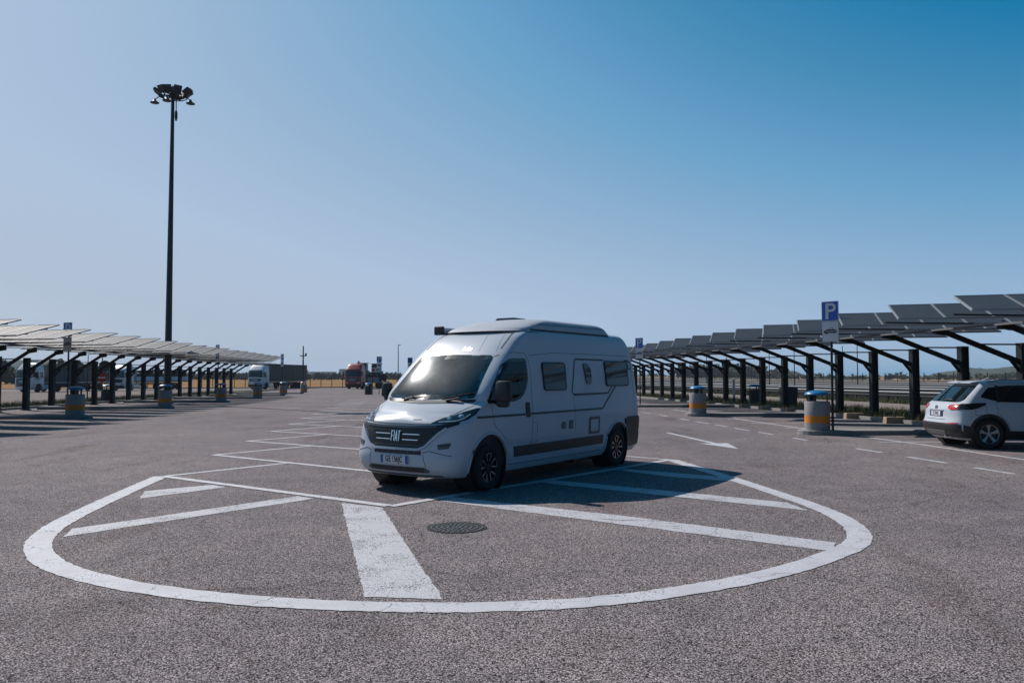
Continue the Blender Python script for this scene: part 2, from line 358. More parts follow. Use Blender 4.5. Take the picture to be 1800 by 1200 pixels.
def text_mesh(txt, size, depth, sx=1.0):
    cu = bpy.data.curves.new("lettering", 'FONT'); cu.body = txt; cu.size = size; cu.extrude = depth; cu.align_x = 'CENTER'; cu.align_y = 'CENTER'; cu.resolution_u = 4; cu.offset = size * 0.02
    ob = bpy.data.objects.new("lettering", cu)
    me = bpy.data.meshes.new_from_object(ob)
    bpy.data.objects.remove(ob); bpy.data.curves.remove(cu)
    vs = [(v.co.x * sx, v.co.y, v.co.z) for v in me.vertices]; fs = [tuple(p.vertices) for p in me.polygons]
    bpy.data.meshes.remove(me)
    return vs, fs

def basis(o, xa, ya):
    """matrix with local x along xa, local y along ya, origin o"""
    xa = Vector(xa).normalized(); ya = Vector(ya).normalized(); za = xa.cross(ya)
    return Matrix(((xa.x, ya.x, za.x, o[0]), (xa.y, ya.y, za.y, o[1]), (xa.z, ya.z, za.z, o[2]), (0, 0, 0, 1)))

def lerp(tab, z):
    if z <= tab[0][0]: return tab[0][1]
    for (a, b), (c, d) in zip(tab, tab[1:]):
        if z <= c: return b + (d - b) * (z - a) / (c - a)
    return tab[-1][1]

def round_poly(poly, r, seg=5):
    out = []; n = len(poly)
    for i in range(n):
        p, a, b = Vector(poly[i]), Vector(poly[i - 1]), Vector(poly[(i + 1) % n])
        da, db = (a - p), (b - p); k = min(r, da.length * 0.45, db.length * 0.45)
        A, B = p + da.normalized() * k, p + db.normalized() * k
        for j in range(seg + 1):
            t = j / seg; out.append(tuple(A * (1 - t) ** 2 + p * 2 * t * (1 - t) + B * t * t))
    return out

def inset_poly(poly, d):
    n = len(poly); ar = sum(poly[i][0] * poly[(i + 1) % n][1] - poly[(i + 1) % n][0] * poly[i][1] for i in range(n))
    sg = 1 if ar > 0 else -1; out = []
    for i in range(n):
        p, a, b = Vector(poly[i]), Vector(poly[i - 1]), Vector(poly[(i + 1) % n])
        t = (b - a).normalized(); out.append(tuple(p + Vector((-t.y, t.x)) * (sg * d)))
    return out

def inside(poly, x, y):
    c = False; n = len(poly)
    for i in range(n):
        (x1, y1), (x2, y2) = poly[i], poly[i - 1]
        if (y1 > y) != (y2 > y) and x < (x2 - x1) * (y - y1) / (y2 - y1) + x1: c = not c
    return c

def panel(poly, fn, off, name, m, parent, step=0.06, back=0.012):
    """a thin panel laid on a curved body: poly in (u, v), fn(u, v, off) -> point on the body"""
    bm = bmesh.new(); vs = [bm.verts.new((p[0], p[1], 0)) for p in poly]; bm.faces.new(vs)
    for ax in (0, 1):
        lo, hi = min(p[ax] for p in poly), max(p[ax] for p in poly); k = math.ceil(lo / step)
        while k * step < hi:
            no = (1, 0, 0) if ax == 0 else (0, 1, 0); co = (k * step, 0, 0) if ax == 0 else (0, k * step, 0)
            bmesh.ops.bisect_plane(bm, geom=bm.verts[:] + bm.edges[:] + bm.faces[:], plane_co=co, plane_no=no); k += 1
    bd = [e for e in bm.edges if len(e.link_faces) == 1]
    uv = {v: (v.co.x, v.co.y) for v in bm.verts}
    low = {}
    for e in bd:
        for v in e.verts:
            if v not in low: low[v] = bm.verts.new(fn(*uv[v], off - back))
    for v, (a, b) in uv.items(): v.co = fn(a, b, off)
    for e in bd: bm.faces.new((e.verts[0], e.verts[1], low[e.verts[1]], low[e.verts[0]]))
    bmesh.ops.recalc_face_normals(bm, faces=bm.faces)
    me = bpy.data.meshes.new(name); finish(bm, me, 40)
    return link(name, me, m, parent)

def ring(poly, d, fn, off, name, m, parent, back=0.012):
    """a frame of width d inside the outline poly, laid on a curved body"""
    inn = inset_poly(poly, d); n = len(poly); B = MB()
    vs = [fn(*p, off) for p in poly] + [fn(*p, off) for p in inn] + [fn(*p, off - back) for p in poly] + [fn(*p, off - back) for p in inn]
    fs = []
    for i in range(n):
        j = (i + 1) % n
        fs += [(i, j, n + j, n + i), (i, 2 * n + i, 2 * n + j, j), (n + i, n + j, 3 * n + j, 3 * n + i)]
    B.add(vs, fs); return B.build(name, m, parent, 40)

def strip_poly(pts, w):
    """outline of a polyline of width w"""
    L, Rr = [], []
    for i, p in enumerate(pts):
        a, b = Vector(pts[max(i - 1, 0)]), Vector(pts[min(i + 1, len(pts) - 1)])
        t = (b - a).normalized(); nrm = Vector((-t.y, t.x))
        k = 1.0
        if 0 < i < len(pts) - 1:
            t1 = (Vector(p) - a).normalized(); k = 1 / max(0.5, abs(nrm.dot(Vector((-t1.y, t1.x)))))
        L.append(tuple(Vector(p) + nrm * (w / 2 * k))); Rr.append(tuple(Vector(p) - nrm * (w / 2 * k)))
    return L + Rr[::-1]

class Body:
    """a vehicle body as a stack of horizontal slices; x runs back from the nose, y to the side, z up"""
    def __init__(s, xf, xr, w, Bf, nf, Br, nr, zs): s.xf, s.xr, s.w, s.Bf, s.nf, s.Br, s.nr, s.zs = xf, xr, w, Bf, nf, Br, nr, zs
    def p(s, z): return (lerp(s.xf, z), lerp(s.xr, z), lerp(s.w, z), lerp(s.Bf, z), lerp(s.nf, z) if isinstance(s.nf, list) else s.nf, lerp(s.Br, z), s.nr)
    def side(s, sg=-1):
        def fn(x, z, off):
            xf, xr, w, Bf, nf, Br, nr = s.p(z); y = w
            if x < xf + Bf: y = w * (1 - min(1, max(0, (xf + Bf - x) / Bf)) ** nf) ** (1 / nf)
            if x > xr - Br: y = min(y, w * (1 - min(1, max(0, (x - xr + Br) / Br)) ** nr) ** (1 / nr))
            return Vector((x, sg * (y + off), z))
        return fn
    def front(s):
        def fn(y, z, off):
            xf, xr, w, Bf, nf, Br, nr = s.p(z); t = min(0.9999, abs(y) / w)
            x = xf + Bf * (1 - (1 - t ** nf) ** (1 / nf))
            # outward direction: mostly forward, turning sideways round the corner
            e = 1e-3; t2 = min(0.99995, t + e); dx = Bf * ((1 - t ** nf) ** (1 / nf) - (1 - t2 ** nf) ** (1 / nf)) / (e * w)
            z2 = z + 0.01; dz = (lerp(s.xf, z2) - xf) / 0.01
            nn = Vector((-1, (1 if y > 0 else -1) * dx if abs(y) > 1e-4 else 0, dz)).normalized()
            return Vector((x, y, z)) + nn * off
        return fn
    def rear(s):
        def fn(y, z, off):
            xf, xr, w, Bf, nf, Br, nr = s.p(z); t = min(0.9999, abs(y) / w)
            x = xr - Br * (1 - (1 - t ** nr) ** (1 / nr))
            e = 1e-3; t2 = min(0.99995, t + e); dx = Br * ((1 - t ** nr) ** (1 / nr) - (1 - t2 ** nr) ** (1 / nr)) / (e * w)
            dz = (lerp(s.xr, z + 0.01) - xr) / 0.01
            nn = Vector((1, (1 if y > 0 else -1) * dx if abs(y) > 1e-4 else 0, -dz)).normalized()
            return Vector((x, y, z)) + nn * off
        return fn
    def rings(s, off=0.0, nA=34, nS=90):
        out = []
        for z in s.zs:
            xf, xr, w, Bf, nf, Br, nr = s.p(z); xf -= off; xr += off; w += off; pts = []
            for i in range(nA):
                ph = -math.pi / 2 + math.pi * i / nA; sn, cs = math.sin(ph), math.cos(ph)
                pts.append((xf + Bf * (1 - abs(cs) ** (2 / nf)), math.copysign(w * abs(sn) ** (2 / nf), sn), z))
            for i in range(nS): pts.append((xf + Bf + (xr - Br - xf - Bf) * i / nS, w, z))
            for i in range(nA):
                ph = math.pi / 2 - math.pi * i / nA; sn, cs = math.sin(ph), math.cos(ph)
                pts.append((xr - Br * (1 - abs(cs) ** (2 / nr)), math.copysign(w * abs(sn) ** (2 / nr), sn), z))
            for i in range(nS): pts.append((xr - Br - (xr - Br - xf - Bf) * i / nS, -w, z))
            out.append(pts)
        return out
    def mesh(s, name, off=0.0, arches=(), ar=0.42, ad=0.32, holes=(), nS=90):
        rg = s.rings(off, nS=nS); n = len(rg[0]); B = MB()
        fs = []
        for i in range(len(rg) - 1):
            for k in range(n): fs.append((i * n + k, i * n + (k + 1) % n, (i + 1) * n + (k + 1) % n, (i + 1) * n + k))
        fs.append(tuple(range(n))[::-1]); fs.append(tuple((len(rg) - 1) * n + k for k in range(n)))
        B.add([p for r_ in rg for p in r_], fs)
        me = bpy.data.meshes.new(name); bm = bmesh.new(); bv = [bm.verts.new(p) for p in B.v]
        for f in B.f:
            try: bm.faces.new([bv[i] for i in f])
            except ValueError: pass
        bmesh.ops.remove_doubles(bm, verts=bm.verts, dist=1e-5)
        bmesh.ops.recalc_face_normals(bm, faces=bm.faces); bm.to_mesh(me); bm.free()
        if arches:
            cu = MB()
            for (x, y, z) in arches:
                sg = 1 if y > 0 else -1
                M = Matrix.Translation((x, sg * 1.25, z)) @ Matrix.Rotation(R(90) * sg, 4, 'X')
                cu.lathe([(ar, 0.0), (ar, 1.25 - abs(y) + ad)], 40, M)
            co = cu.build("cutter", M_BLACK, None, 0)
            ob = bpy.data.objects.new("tmp", me); C.objects.link(ob)
            md = ob.modifiers.new("b", 'BOOLEAN'); md.operation = 'DIFFERENCE'; md.object = co; md.solver = 'EXACT'
            dg = bpy.context.evaluated_depsgraph_get(); me2 = bpy.data.meshes.new_from_object(ob.evaluated_get(dg))
            cm = co.data; bpy.data.objects.remove(ob); bpy.data.objects.remove(co); bpy.data.meshes.remove(cm); bpy.data.meshes.remove(me); me = me2; me.name = name
        if holes:
            bm = bmesh.new(); bm.from_mesh(me); kill = []
            for f in bm.faces:
                c = f.calc_center_median()
                for kind, poly in holes:
                    if kind == 'front' and c.x < 2.0 and abs(c.y) < 0.9 and inside(poly, c.y, c.z): kill.append(f); break
                    if kind == 'side' and abs(c.y) > 0.6 and inside(poly, c.x, c.z): kill.append(f); break
            bmesh.ops.delete(bm, geom=kill, context='FACES'); bm.to_mesh(me); bm.free()
        bm = bmesh.new(); bm.from_mesh(me); me.materials.clear(); finish(bm, me, 38)
        return me

# ------------------------------------------------------------------ the lie of the land
def clamp(x, a, b): return max(a, min(b, x))
def gz(x, y): return -0.0035 * clamp(y - 35, 0, 90) - 0.005 * clamp(-x - 18, 0, 60)
SL = 0.0964                                  # the aisle runs 5.5 degrees left of the view
def at(lat, d, z=0.0): x = lat - SL * d; return Vector((x, d, gz(x, d) + z))

def sheet(name, xs, ys, m, dz, latx=False):
    B = MB(); vs = []
    for y in ys:
        for x in xs:
            X = x - SL * y if latx else x
            vs.append((X, y, gz(X, y) + dz))
    n = len(xs); fs = [(j * n + i, j * n + i + 1, (j + 1) * n + i + 1, (j + 1) * n + i) for j in range(len(ys) - 1) for i in range(n - 1)]
    B.add(vs, fs); o = B.build(name, m, None, 0); o["kind"] = "structure"; return o
# ================================================================== THE SETTING
def frange(a, b, st):
    n = max(1, round((b - a) / st)); return [a + (b - a) * i / n for i in range(n + 1)]
_ys = [-40, -10] + frange(0, 35, 5) + frange(40, 125, 5) + [140, 175]
sheet("ground", [-9000, -2500, -600, -200, -120, -78, -18, 0, 15, 60, 200, 600, 2500, 9000],
      [-3000, -300, -40] + frange(0, 35, 5) + frange(40, 125, 5) + [160, 300, 700, 1500, 4000, 12000], M_EARTH, -0.10)
sheet("parking_lot", [-140, -120, -78, -48, -18, 0, 8, 16.2], [y for y in _ys if y <= 135], M_ASPH, 0.0, latx=False) if False else None
B = MB(); rows = [-40, -10] + frange(0, 35, 5) + frange(40, 125, 5) + [136]
cols = [-140, -78, -48, -18, -6, 6]
vs = []
for y in rows:
    for x in cols: vs.append((x, y, gz(x, y)))
    xr = 16.4 - SL * y; vs.append((xr, y, gz(xr, y)))
n = len(cols) + 1
B.add(vs, [(j * n + i, j * n + i + 1, (j + 1) * n + i + 1, (j + 1) * n + i) for j in range(len(rows) - 1) for i in range(n - 1)])
tag(B.build("parking_lot", M_ASPH, None, 0), kind="structure")
# the dry field beyond the lorry park, and the country behind the motorway
sheet("field", [-400, -200, -120, -78, -18, 0, 40], [141, 160, 200, 300, 430], M_FIELD, -0.02)
sheet("verge", [16.55, 18, 20, 22, 26, 31], [-10] + frange(0, 35, 5) + frange(40, 125, 5) + [140, 220], M_GRASSG, 0.10, latx=True)
sheet("path", [21.4, 26.4], [-10] + frange(0, 35, 5) + frange(40, 125, 5) + [140, 220], M_PATH, 0.115, latx=True)
sheet("motorway", [31.2, 58, 86], [-10, 35, 125, 300, 900], M_ROAD, -0.02, latx=True)
sheet("dry_verge", [86, 120, 200, 420], [-10, 35, 125, 300, 600, 1100], M_FIELD, 0.05, latx=True)
# left: a strip of rough grass behind the carport posts, then the pale lorry apron
B = MB()
vs = []
ysl = frange(15, 35, 5) + frange(40, 120, 5)
for y in ysl:
    for la in (-25.2, -22.4):
        vs.append(tuple(at(la, y, 0.055)))
B.add(vs, [(2 * j, 2 * j + 1, 2 * j + 3, 2 * j + 2) for j in range(len(ysl) - 1)])
tag(B.build("grass_strip", M_GRASSG, None, 0), kind="structure")
B = MB(); vs = []
for y in ysl:
    for la in (-60, -44, -25.3): vs.append(tuple(at(la, y, 0.012)))
B.add(vs, [(3 * j + i, 3 * j + i + 1, 3 * j + i + 4, 3 * j + i + 3) for j in range(len(ysl) - 1) for i in (0, 1)])
tag(B.build("lorry_apron", M_PATH, None, 0), kind="structure")

# kerbs
def kerb_line(pts, w, h, name="kerb"):
    B = MB(); out = strip_poly(pts, w); n = len(pts)
    lo = [(x, y, gz(x, y) - 0.05) for x, y in out]; hi = [(x, y, gz(x, y) + h) for x, y in out]
    vs = lo + hi; N = len(out); fs = []
    for i in range(n - 1): fs.append((N + i, N + i + 1, N + N - 2 - i, N + N - 1 - i))
    for i in range(N): fs.append((i, (i + 1) % N, N + (i + 1) % N, N + i))
    B.add(vs, fs); return tag(B.build(name, M_KERB, None, 0), kind="structure")
kerb_line([tuple(at(16.47, y).xy) for y in [8] + frange(15, 35, 5) + frange(40, 90, 10)], 0.15, 0.13)
kerb_line([tuple(at(-21.6, y).xy) for y in frange(15, 35, 5) + frange(40, 110, 10)], 0.2, 0.12)
kerb_line([(-75, 136.3), (-40, 136.3), (-18, 136.3), (10, 136.3)], 0.3, 0.14)

# painted markings -----------------------------------------------------------
def smooth_path(P, k=6):
    out = []
    for i in range(len(P) - 1):
        p0, p1, p2, p3 = [Vector(P[clamp(j, 0, len(P) - 1)]) for j in (i - 1, i, i + 1, i + 2)]
        for s in range(k):
            t = s / k; out.append(tuple(0.5 * ((2 * p1) + (p2 - p0) * t + (2 * p0 - 5 * p1 + 4 * p2 - p3) * t * t + (3 * p1 - p0 - 3 * p2 + p3) * t ** 3)))
    return out + [tuple(P[-1])]
def dense(pts, st=0.5):
    out = [tuple(pts[0])]
    for a, b in zip(pts, pts[1:]):
        a, b = Vector(a), Vector(b); n = max(1, math.ceil((b - a).length / st))
        out += [tuple(a.lerp(b, i / n)) for i in range(1, n + 1)]
    return out
rnd = random.Random(3)
def stripe(B, pts, w, dz, jit=0.009):
    pts = dense(pts, 0.09) if jit >= .006 else dense(pts, 0.3); out = strip_poly(pts, w); n = len(pts)
    vs = [(x + rnd.uniform(-jit, jit), y + rnd.uniform(-jit, jit), gz(x, y) + dz) for x, y in out]
    B.add(vs, [(i, i + 1, 2 * n - 2 - i, 2 * n - 1 - i) for i in range(n - 1)])
def flat(B, poly, dz, jit=0.010):
    poly = dense(list(poly) + [poly[0]], 0.08)[:-1]
    B.add([(x + rnd.uniform(-jit, jit), y + rnd.uniform(-jit, jit), gz(x, y) + dz) for x, y in poly], [tuple(range(len(poly)))])
OUT = [(-5.86, 13.38), (-5.52, 11.2), (-5.24, 9.61), (-5.0, 8.67), (-4.64, 7.87), (-4.13, 7.21), (-3.57, 6.75), (-2.91, 6.37), (-2.14, 6.08), (-1.46, 5.93), (-0.83, 5.86), (-0.21, 5.86), (0.42, 5.95), (1.09, 6.18), (1.86, 6.6), (2.49, 7.06), (3.06, 7.6), (3.45, 8.06), (3.69, 8.55), (3.85, 9.21), (3.9, 10.18), (3.76, 11.68), (3.54, 13.46), (3.18, 15.99)]
B = MB(); stripe(B, smooth_path(OUT, 5), 0.245, 0.0055); tag(B.build("turning_island_outline", M_PAINT, None, 0, fix=True), kind="structure")
B = MB()
flat(B, [(-5.10, 10.98), (-5.34, 11.68), (-4.62, 12.34), (-4.31, 12.09)], 0.004)
flat(B, [(-4.68, 8.38), (-4.83, 8.83), (-2.99, 11.19), (-2.7, 10.98)], 0.004)
flat(B, [(-2.25, 10.59), (-1.66, 10.25), (-0.52, 6.07), (-1.12, 6.13)], 0.004)
flat(B, [(-0.98, 10.78), (-0.85, 11.11), (1.36, 9.61), (3.26, 8.09), (3.07, 7.7), (1.28, 9.05)], 0.004)
flat(B, [(0.45, 12.61), (0.6, 12.95), (2.32, 11.68), (3.64, 10.64), (3.69, 10.01), (2.22, 11.19)], 0.004)
flat(B, [(1.85, 14.27), (2.05, 14.45), (3.45, 13.31), (3.50, 12.75), (2.65, 13.31)], 0.004)
tag(B.build("turning_island_hatching", M_WORN, None, 0), kind="structure")
B = MB()
stripe(B, [(-5.80, 13.36), (-1.59, 10.36)], 0.15, 0.0075); tag(B.build("bay_end_line", M_PAINT, None, 0), kind="structure")
B = MB()
stripe(B, [(-1.56, 10.32), (3.12, 15.93)], 0.15, 0.009); tag(B.build("bay_end_line", M_PAINT, None, 0), kind="structure")
# herringbone bays behind the island: long line, then the short return to the next bay
B1, B2, B3 = MB(), MB(), MB()
for k in range(13):
    ax, ay = -5.86 - 0.49 * k, 13.40 + 3.60 * k
    jx, jy = -4.32 - 0.50 * k, 15.47 + 3.72 * k
    bx, by = ax - 0.49, ay + 3.60
    if k > 5: jx, jy = ax + 1.54 - 0.03 * k, ay + 2.07 + 0.03 * k
    stripe(B1, [(ax + 0.05, ay + 0.02), (jx + 0.06, jy + 0.05)], 0.12, 0.004, 0.004)
    ex, ey = bx + (jx - bx) * 2.45, by + (jy - by) * 2.45
    stripe(B2, [(bx, by), (ex, ey)], 0.13, 0.0065, 0.004)
    rx, ry = 3.18 - 0.45 * k, 15.99 + 3.6 * k
    stripe(B3, [(rx, ry), (rx - 1.75, ry + 1.55)], 0.12, 0.0052, 0.004)
    if k: stripe(B3, [(rx, ry), (rx - 4.6, ry - 5.5)], 0.12, 0.0085, 0.004)
tag(B1.build("bay_short_lines", M_PAINT, None, 0), kind="structure")
tag(B2.build("bay_long_lines", M_PAINT, None, 0), kind="structure")
tag(B3.build("bay_lines", M_WORN, None, 0), kind="structure")
B = MB()
for a, b in [((6.57, 31.2), (6.68, 30.1)), ((6.72, 29.3), (6.90, 28.0)), ((6.95, 27.4), (7.09, 26.3)), ((7.12, 25.6), (7.26, 24.5)), ((7.34, 23.8), (7.45, 22.9)),
             ((7.95, 18.5), (8.08, 17.5)), ((8.2, 16.6), (8.36, 15.4)), ((8.46, 14.65), (8.58, 13.7)), ((8.66, 12.9), (8.77, 11.9)), ((8.86, 11.1), (8.97, 10.1)), ((7.6, 21.6), (7.68, 20.8)), ((6.3, 34), (6.42, 32.9)), ((6.0, 36.8), (6.15, 35.6)), ((5.75, 39.5), (5.87, 38.4))]:
    stripe(B, [a, b], 0.13, 0.004, 0.004)
tag(B.build("lane_dashes", M_WORN, None, 0), kind="structure")
B = MB()
stripe(B, [(8.70, 31.4), (9.26, 25.4), (9.45, 23.9)], 0.12, 0.004, 0.004)
stripe(B, [(9.70, 21.7), (10.01, 19.5), (10.26, 15.9), (10.75, 11)], 0.12, 0.004, 0.004)
stripe(B, [(8.05, 40.0), (8.32, 36.0), (8.6, 33.9)], 0.12, 0.004, 0.004)
tag(B.build("bay_edge_line", M_PAINT, None, 0), kind="structure")
B = MB()
for D in (25.6, 28.2, 30.6, 36, 38.6, 41.2, 46.5, 49, 20.2, 15.2):
    a, b = at(11.2, D), at(16.2, D + 0.25); stripe(B, [a.xy, b.xy], 0.12, 0.0065, 0.004)
for D in (28, 34, 37, 44.5, 47.5, 50.5, 56, 59, 65, 68, 75, 78):
    a, b = at(-14.2, D), at(-20.2, D - 0.6); stripe(B, [a.xy, b.xy], 0.12, 0.0065, 0.004)
tag(B.build("bay_dividers", M_WORN, None, 0), kind="structure")
# arrow pointing towards the viewer
B = MB()
d = Vector((0.62, -5.3)).normalized(); nn = Vector((-d.y, d.x)); tip = Vector((5.20, 18.34)); 
base = tip - d * 1.5; tail = tip - d * 5.3
flat(B, [tail + nn * .07, tail - nn * .07, base - nn * .07, base - nn * .36 - d * .1, tip, base + nn * .36 - d * .1, base + nn * .07], 0.004, 0.003)
tag(B.build("direction_arrow", M_PAINT, None, 0), kind="structure")

# manhole cover
t = thing("manhole_cover", "round dark cast iron manhole cover inside the white turning island", "manhole cover", (-0.61, 8.9, 0))
B = MB(); B.lathe([(0.335, -0.03), (0.335, 0.006), (0.315, 0.006)], 48, capA=False, capB=False); B.build("rim", M_IRON, t, 30)
B = MB(); B.lathe([(0.31, 0.003), (0.0005, 0.003)], 48, capA=False, capB=False)
for rr in (0.30, 0.24, 0.18, 0.12, 0.06):
    n = int(rr * 110)
    for k in range(n):
        a = 2 * math.pi * (k + 0.3 * (rr * 50 % 2)) / n
        B.box((0, 0, 0.0065), (0.026, 0.030, 0.007), Matrix.Rotation(a, 4, 'Z') @ Matrix.Translation((rr - 0.015, 0, 0)) @ Matrix.Rotation(0.6 if int(rr * 100) % 12 else -0.6, 4, 'Z'), 1)
B.build("lid", (M_IRON, M_IRONWORN), t, 0)

# ================================================================== CARPORTS
LATR, LATL, SP = 17.36, -20.56, 2.68
ROWW = R(108.0)                                     # azimuth of a panel row
TILT = R(15.0)
perp = Vector((0.9954, 0.0959, 0))                  # across the aisle, to the right

def post_mesh(h):
    B = MB(); B.box((-0.12, 0, h / 2), (0.022, 0.24, h)); B.box((0.12, 0, h / 2), (0.022, 0.24, h)); B.box((0, 0, h / 2), (0.218, 0.07, h))
    B.box((0, 0, 0.012), (0.40, 0.36, 0.024)); B.box((0, 0, h + 0.012), (0.27, 0.26, 0.02))
    for s in (-1, 1):
        for q in (-1, 1): B.lathe([(0.018, 0.02), (0.018, 0.06)], 6, Matrix.Translation((0.165 * s, 0.14 * q, 0)))
    return B
def row_parts(n, sgn, parent):
    """one row of n modules; local x runs outward along the row from the aisle end, low edge at z = 0"""
    up = Vector((0, math.cos(TILT), math.sin(TILT))); nr = Vector((0, -math.sin(TILT), math.cos(TILT)))
    B, F, U = MB(), MB(), MB()
    L = 1.72
    def q(x, s, t): return Vector((x, 0, 0)) + up * s + nr * t
    for i in range(n):
        a, b = i * 1.0 * sgn, (i * 1.0 + 0.985) * sgn
        vs = [q(x, s, t) for t in (0.0, 0.03) for x, s in ((a, 0.0), (b, 0.0), (b, L), (a, L))]
        B.add(vs, [(3, 2, 1, 0), (4, 5, 6, 7), (0, 1, 5, 4), (1, 2, 6, 5), (2, 3, 7, 6), (3, 0, 4, 7)])
        for (x0, s0, x1, s1) in ((a, 0, b, 0), (a, L, b, L), (a, 0, a, L), (b, 0, b, L)):
            F.bar(q(x0, s0, 0.02), q(x1, s1, 0.02), 0.032, 0.045)
    for s in (0.45, 1.25): U.bar(q(0.05 * sgn, s, -0.022), q((n - 0.05) * sgn, s, -0.022), 0.05, 0.04)
    for i in range(1, n, 2):
        U.bar(q(i * sgn, 0.35, -0.06), q(i * sgn, L - 0.25, -0.06), 0.04, 0.04)
    r_ = B.build("solar_panel_row", M_PV, parent, 0)
    F.build("frame", M_FRAME, r_, 0); U.build("mounting_rail", M_STEELDULL, r_, 0)
    return r_

def carport(side, posts, rows, lat, lat_end, b0, d0, label):
    sg = 1 if side == 'R' else -1
    base = at(lat, (b0 + posts[0]) * SP)
    root = thing("solar_carport", label, "carport", base, 0, "solar carports along the parking aisle")
    inw = -perp * sg                                # towards the aisle
    # arms
    reach, rise = (2.5, 0.90) if side == 'R' else (1.45, 0.92)
    p0 = a0 = None
    for n in posts:
        D = (b0 + n) * SP; pos = at(lat, D, 0.10 if side == 'R' else 0.0)
        h = 2.56 - (pos.z - 0.0) * 0.6 if side == 'R' else 2.60
        if p0 is None:
            p0 = post_mesh(2.52 if side == 'R' else 2.60).build("post", M_POST, root, 0); p0.location = pos - base
            p0.rotation_euler = (0, 0, math.atan2(perp.y, perp.x))
            B = MB(); A0 = Vector((0, 0, 1.98)) + inw * 0.10; T0 = Vector((0, 0, 1.98 + rise)) + inw * (reach)
            B.bar(A0, T0, 0.10, 0.14); B.bar(T0 - inw * 0.12 + Vector((0, 0, -0.03)), T0 + inw * 0.25 + Vector((0, 0, 0.03)), 0.16, 0.20)
            # tie from the head of the post to the arm, knee plate under the arm
            k = (2.52 - 1.98) / rise; B.bar(Vector((0, 0, 2.50)) + inw * 0.12, Vector((0, 0, 2.50)) + inw * (reach * k), 0.04, 0.045)
            B.bar(Vector((0, 0, 1.72)) + inw * 0.12, Vector((0, 0, 2.08)) + inw * 0.42, 0.03, 0.10)
            # the level beam that carries the rows out over the bays
            e = abs(lat - lat_end) - 0.5
            B.bar(T0 + Vector((0, 0, 0.04)), Vector((0, 0, T0.z + 0.05)) + inw * e, 0.04, 0.035)
            a0 = B.build("arm", M_ARM, root, 0); a0.location = pos - base
        else:
            for src in (p0, a0):
                c = src.copy(); C.objects.link(c); c.parent = root; c.location = pos - base
    # purlins along the aisle
    d1, d2 = (b0 + posts[0]) * SP - 2.0, (b0 + posts[-1]) * SP + 1.5
    for la in (0.52,):
        L_ = lat_end + (lat - lat_end) * la
        B = MB(); pts = [at(L_, d, 2.98) - base for d in frange(d1, d2, 9)]
        for a, b in zip(pts, pts[1:]): B.bar(a, b, 0.045, 0.05)
        B.build("purlin", M_STEELDULL, root, 0)
    r0 = None
    for k in rows:
        D = d0 + 2.6 * k; pos = at(lat_end, D, 0) ; pos.z = gz(pos.x, pos.y) + 3.0
        if r0 is None:
            r0 = row_parts(7, sg, root); r0.location = pos - base; r0.rotation_euler = (0, 0, R(90) - ROWW)
        else:
            c = copy_tree(r0, root); c.location = pos - base
            c.rotation_euler = (rnd.uniform(-.012, .012), rnd.uniform(-.004, .004), R(90) - ROWW + rnd.uniform(-.006, .006))
    return root
carport('R', range(-4, 19), range(-4, 17), LATR, 11.0, 8.777, 18.87, "long steel solar carport to the right of the camper van, panels seen from above")
carport('L', range(-4, 17), range(-5, 17), LATL, -14.0, 13.97, 26.6, "long steel solar carport on the left side of the lot, below the tall mast")

# ================================================================== ISLANDS, BINS, SIGNS, STOPS
def island(lat0, D, out):
    sgn = 1 if out > 0 else -1; a = at(lat0, D); pts = []
    u = Vector((0.9985, 0.055)); v = Vector((-u.y, u.x)); o = a.xy
    hw, L = 0.46, abs(out); poly = []
    for i in range(9):
        t = math.pi / 2 + math.pi * i / 8; poly.append(o + u * (sgn * (-0.0) + hw * math.cos(t) * sgn) + v * hw * math.sin(t))
    poly += [o + u * sgn * L - v * hw, o + u * sgn * L + v * hw]
    B = MB(); n = len(poly); z0 = a.z
    inn = [o + (p - o) * 1.0 for p in poly]
    cen = sum(poly, Vector((0, 0))) / n
    top = [p + (cen - p).normalized() * 0.02 for p in poly]
    vs = [(*p, z0 - 0.06) for p in poly] + [(*p, z0 + 0.11) for p in poly] + [(*p, z0 + 0.13) for p in top]
    fs = [(i, (i + 1) % n, n + (i + 1) % n, n + i) for i in range(n)] + [(n + i, n + (i + 1) % n, 2 * n + (i + 1) % n, 2 * n + i) for i in range(n)] + [tuple(2 * n + i for i in range(n))]
    B.add(vs, fs); tag(B.build("kerb_island", M_KERB, None, 0), kind="structure")

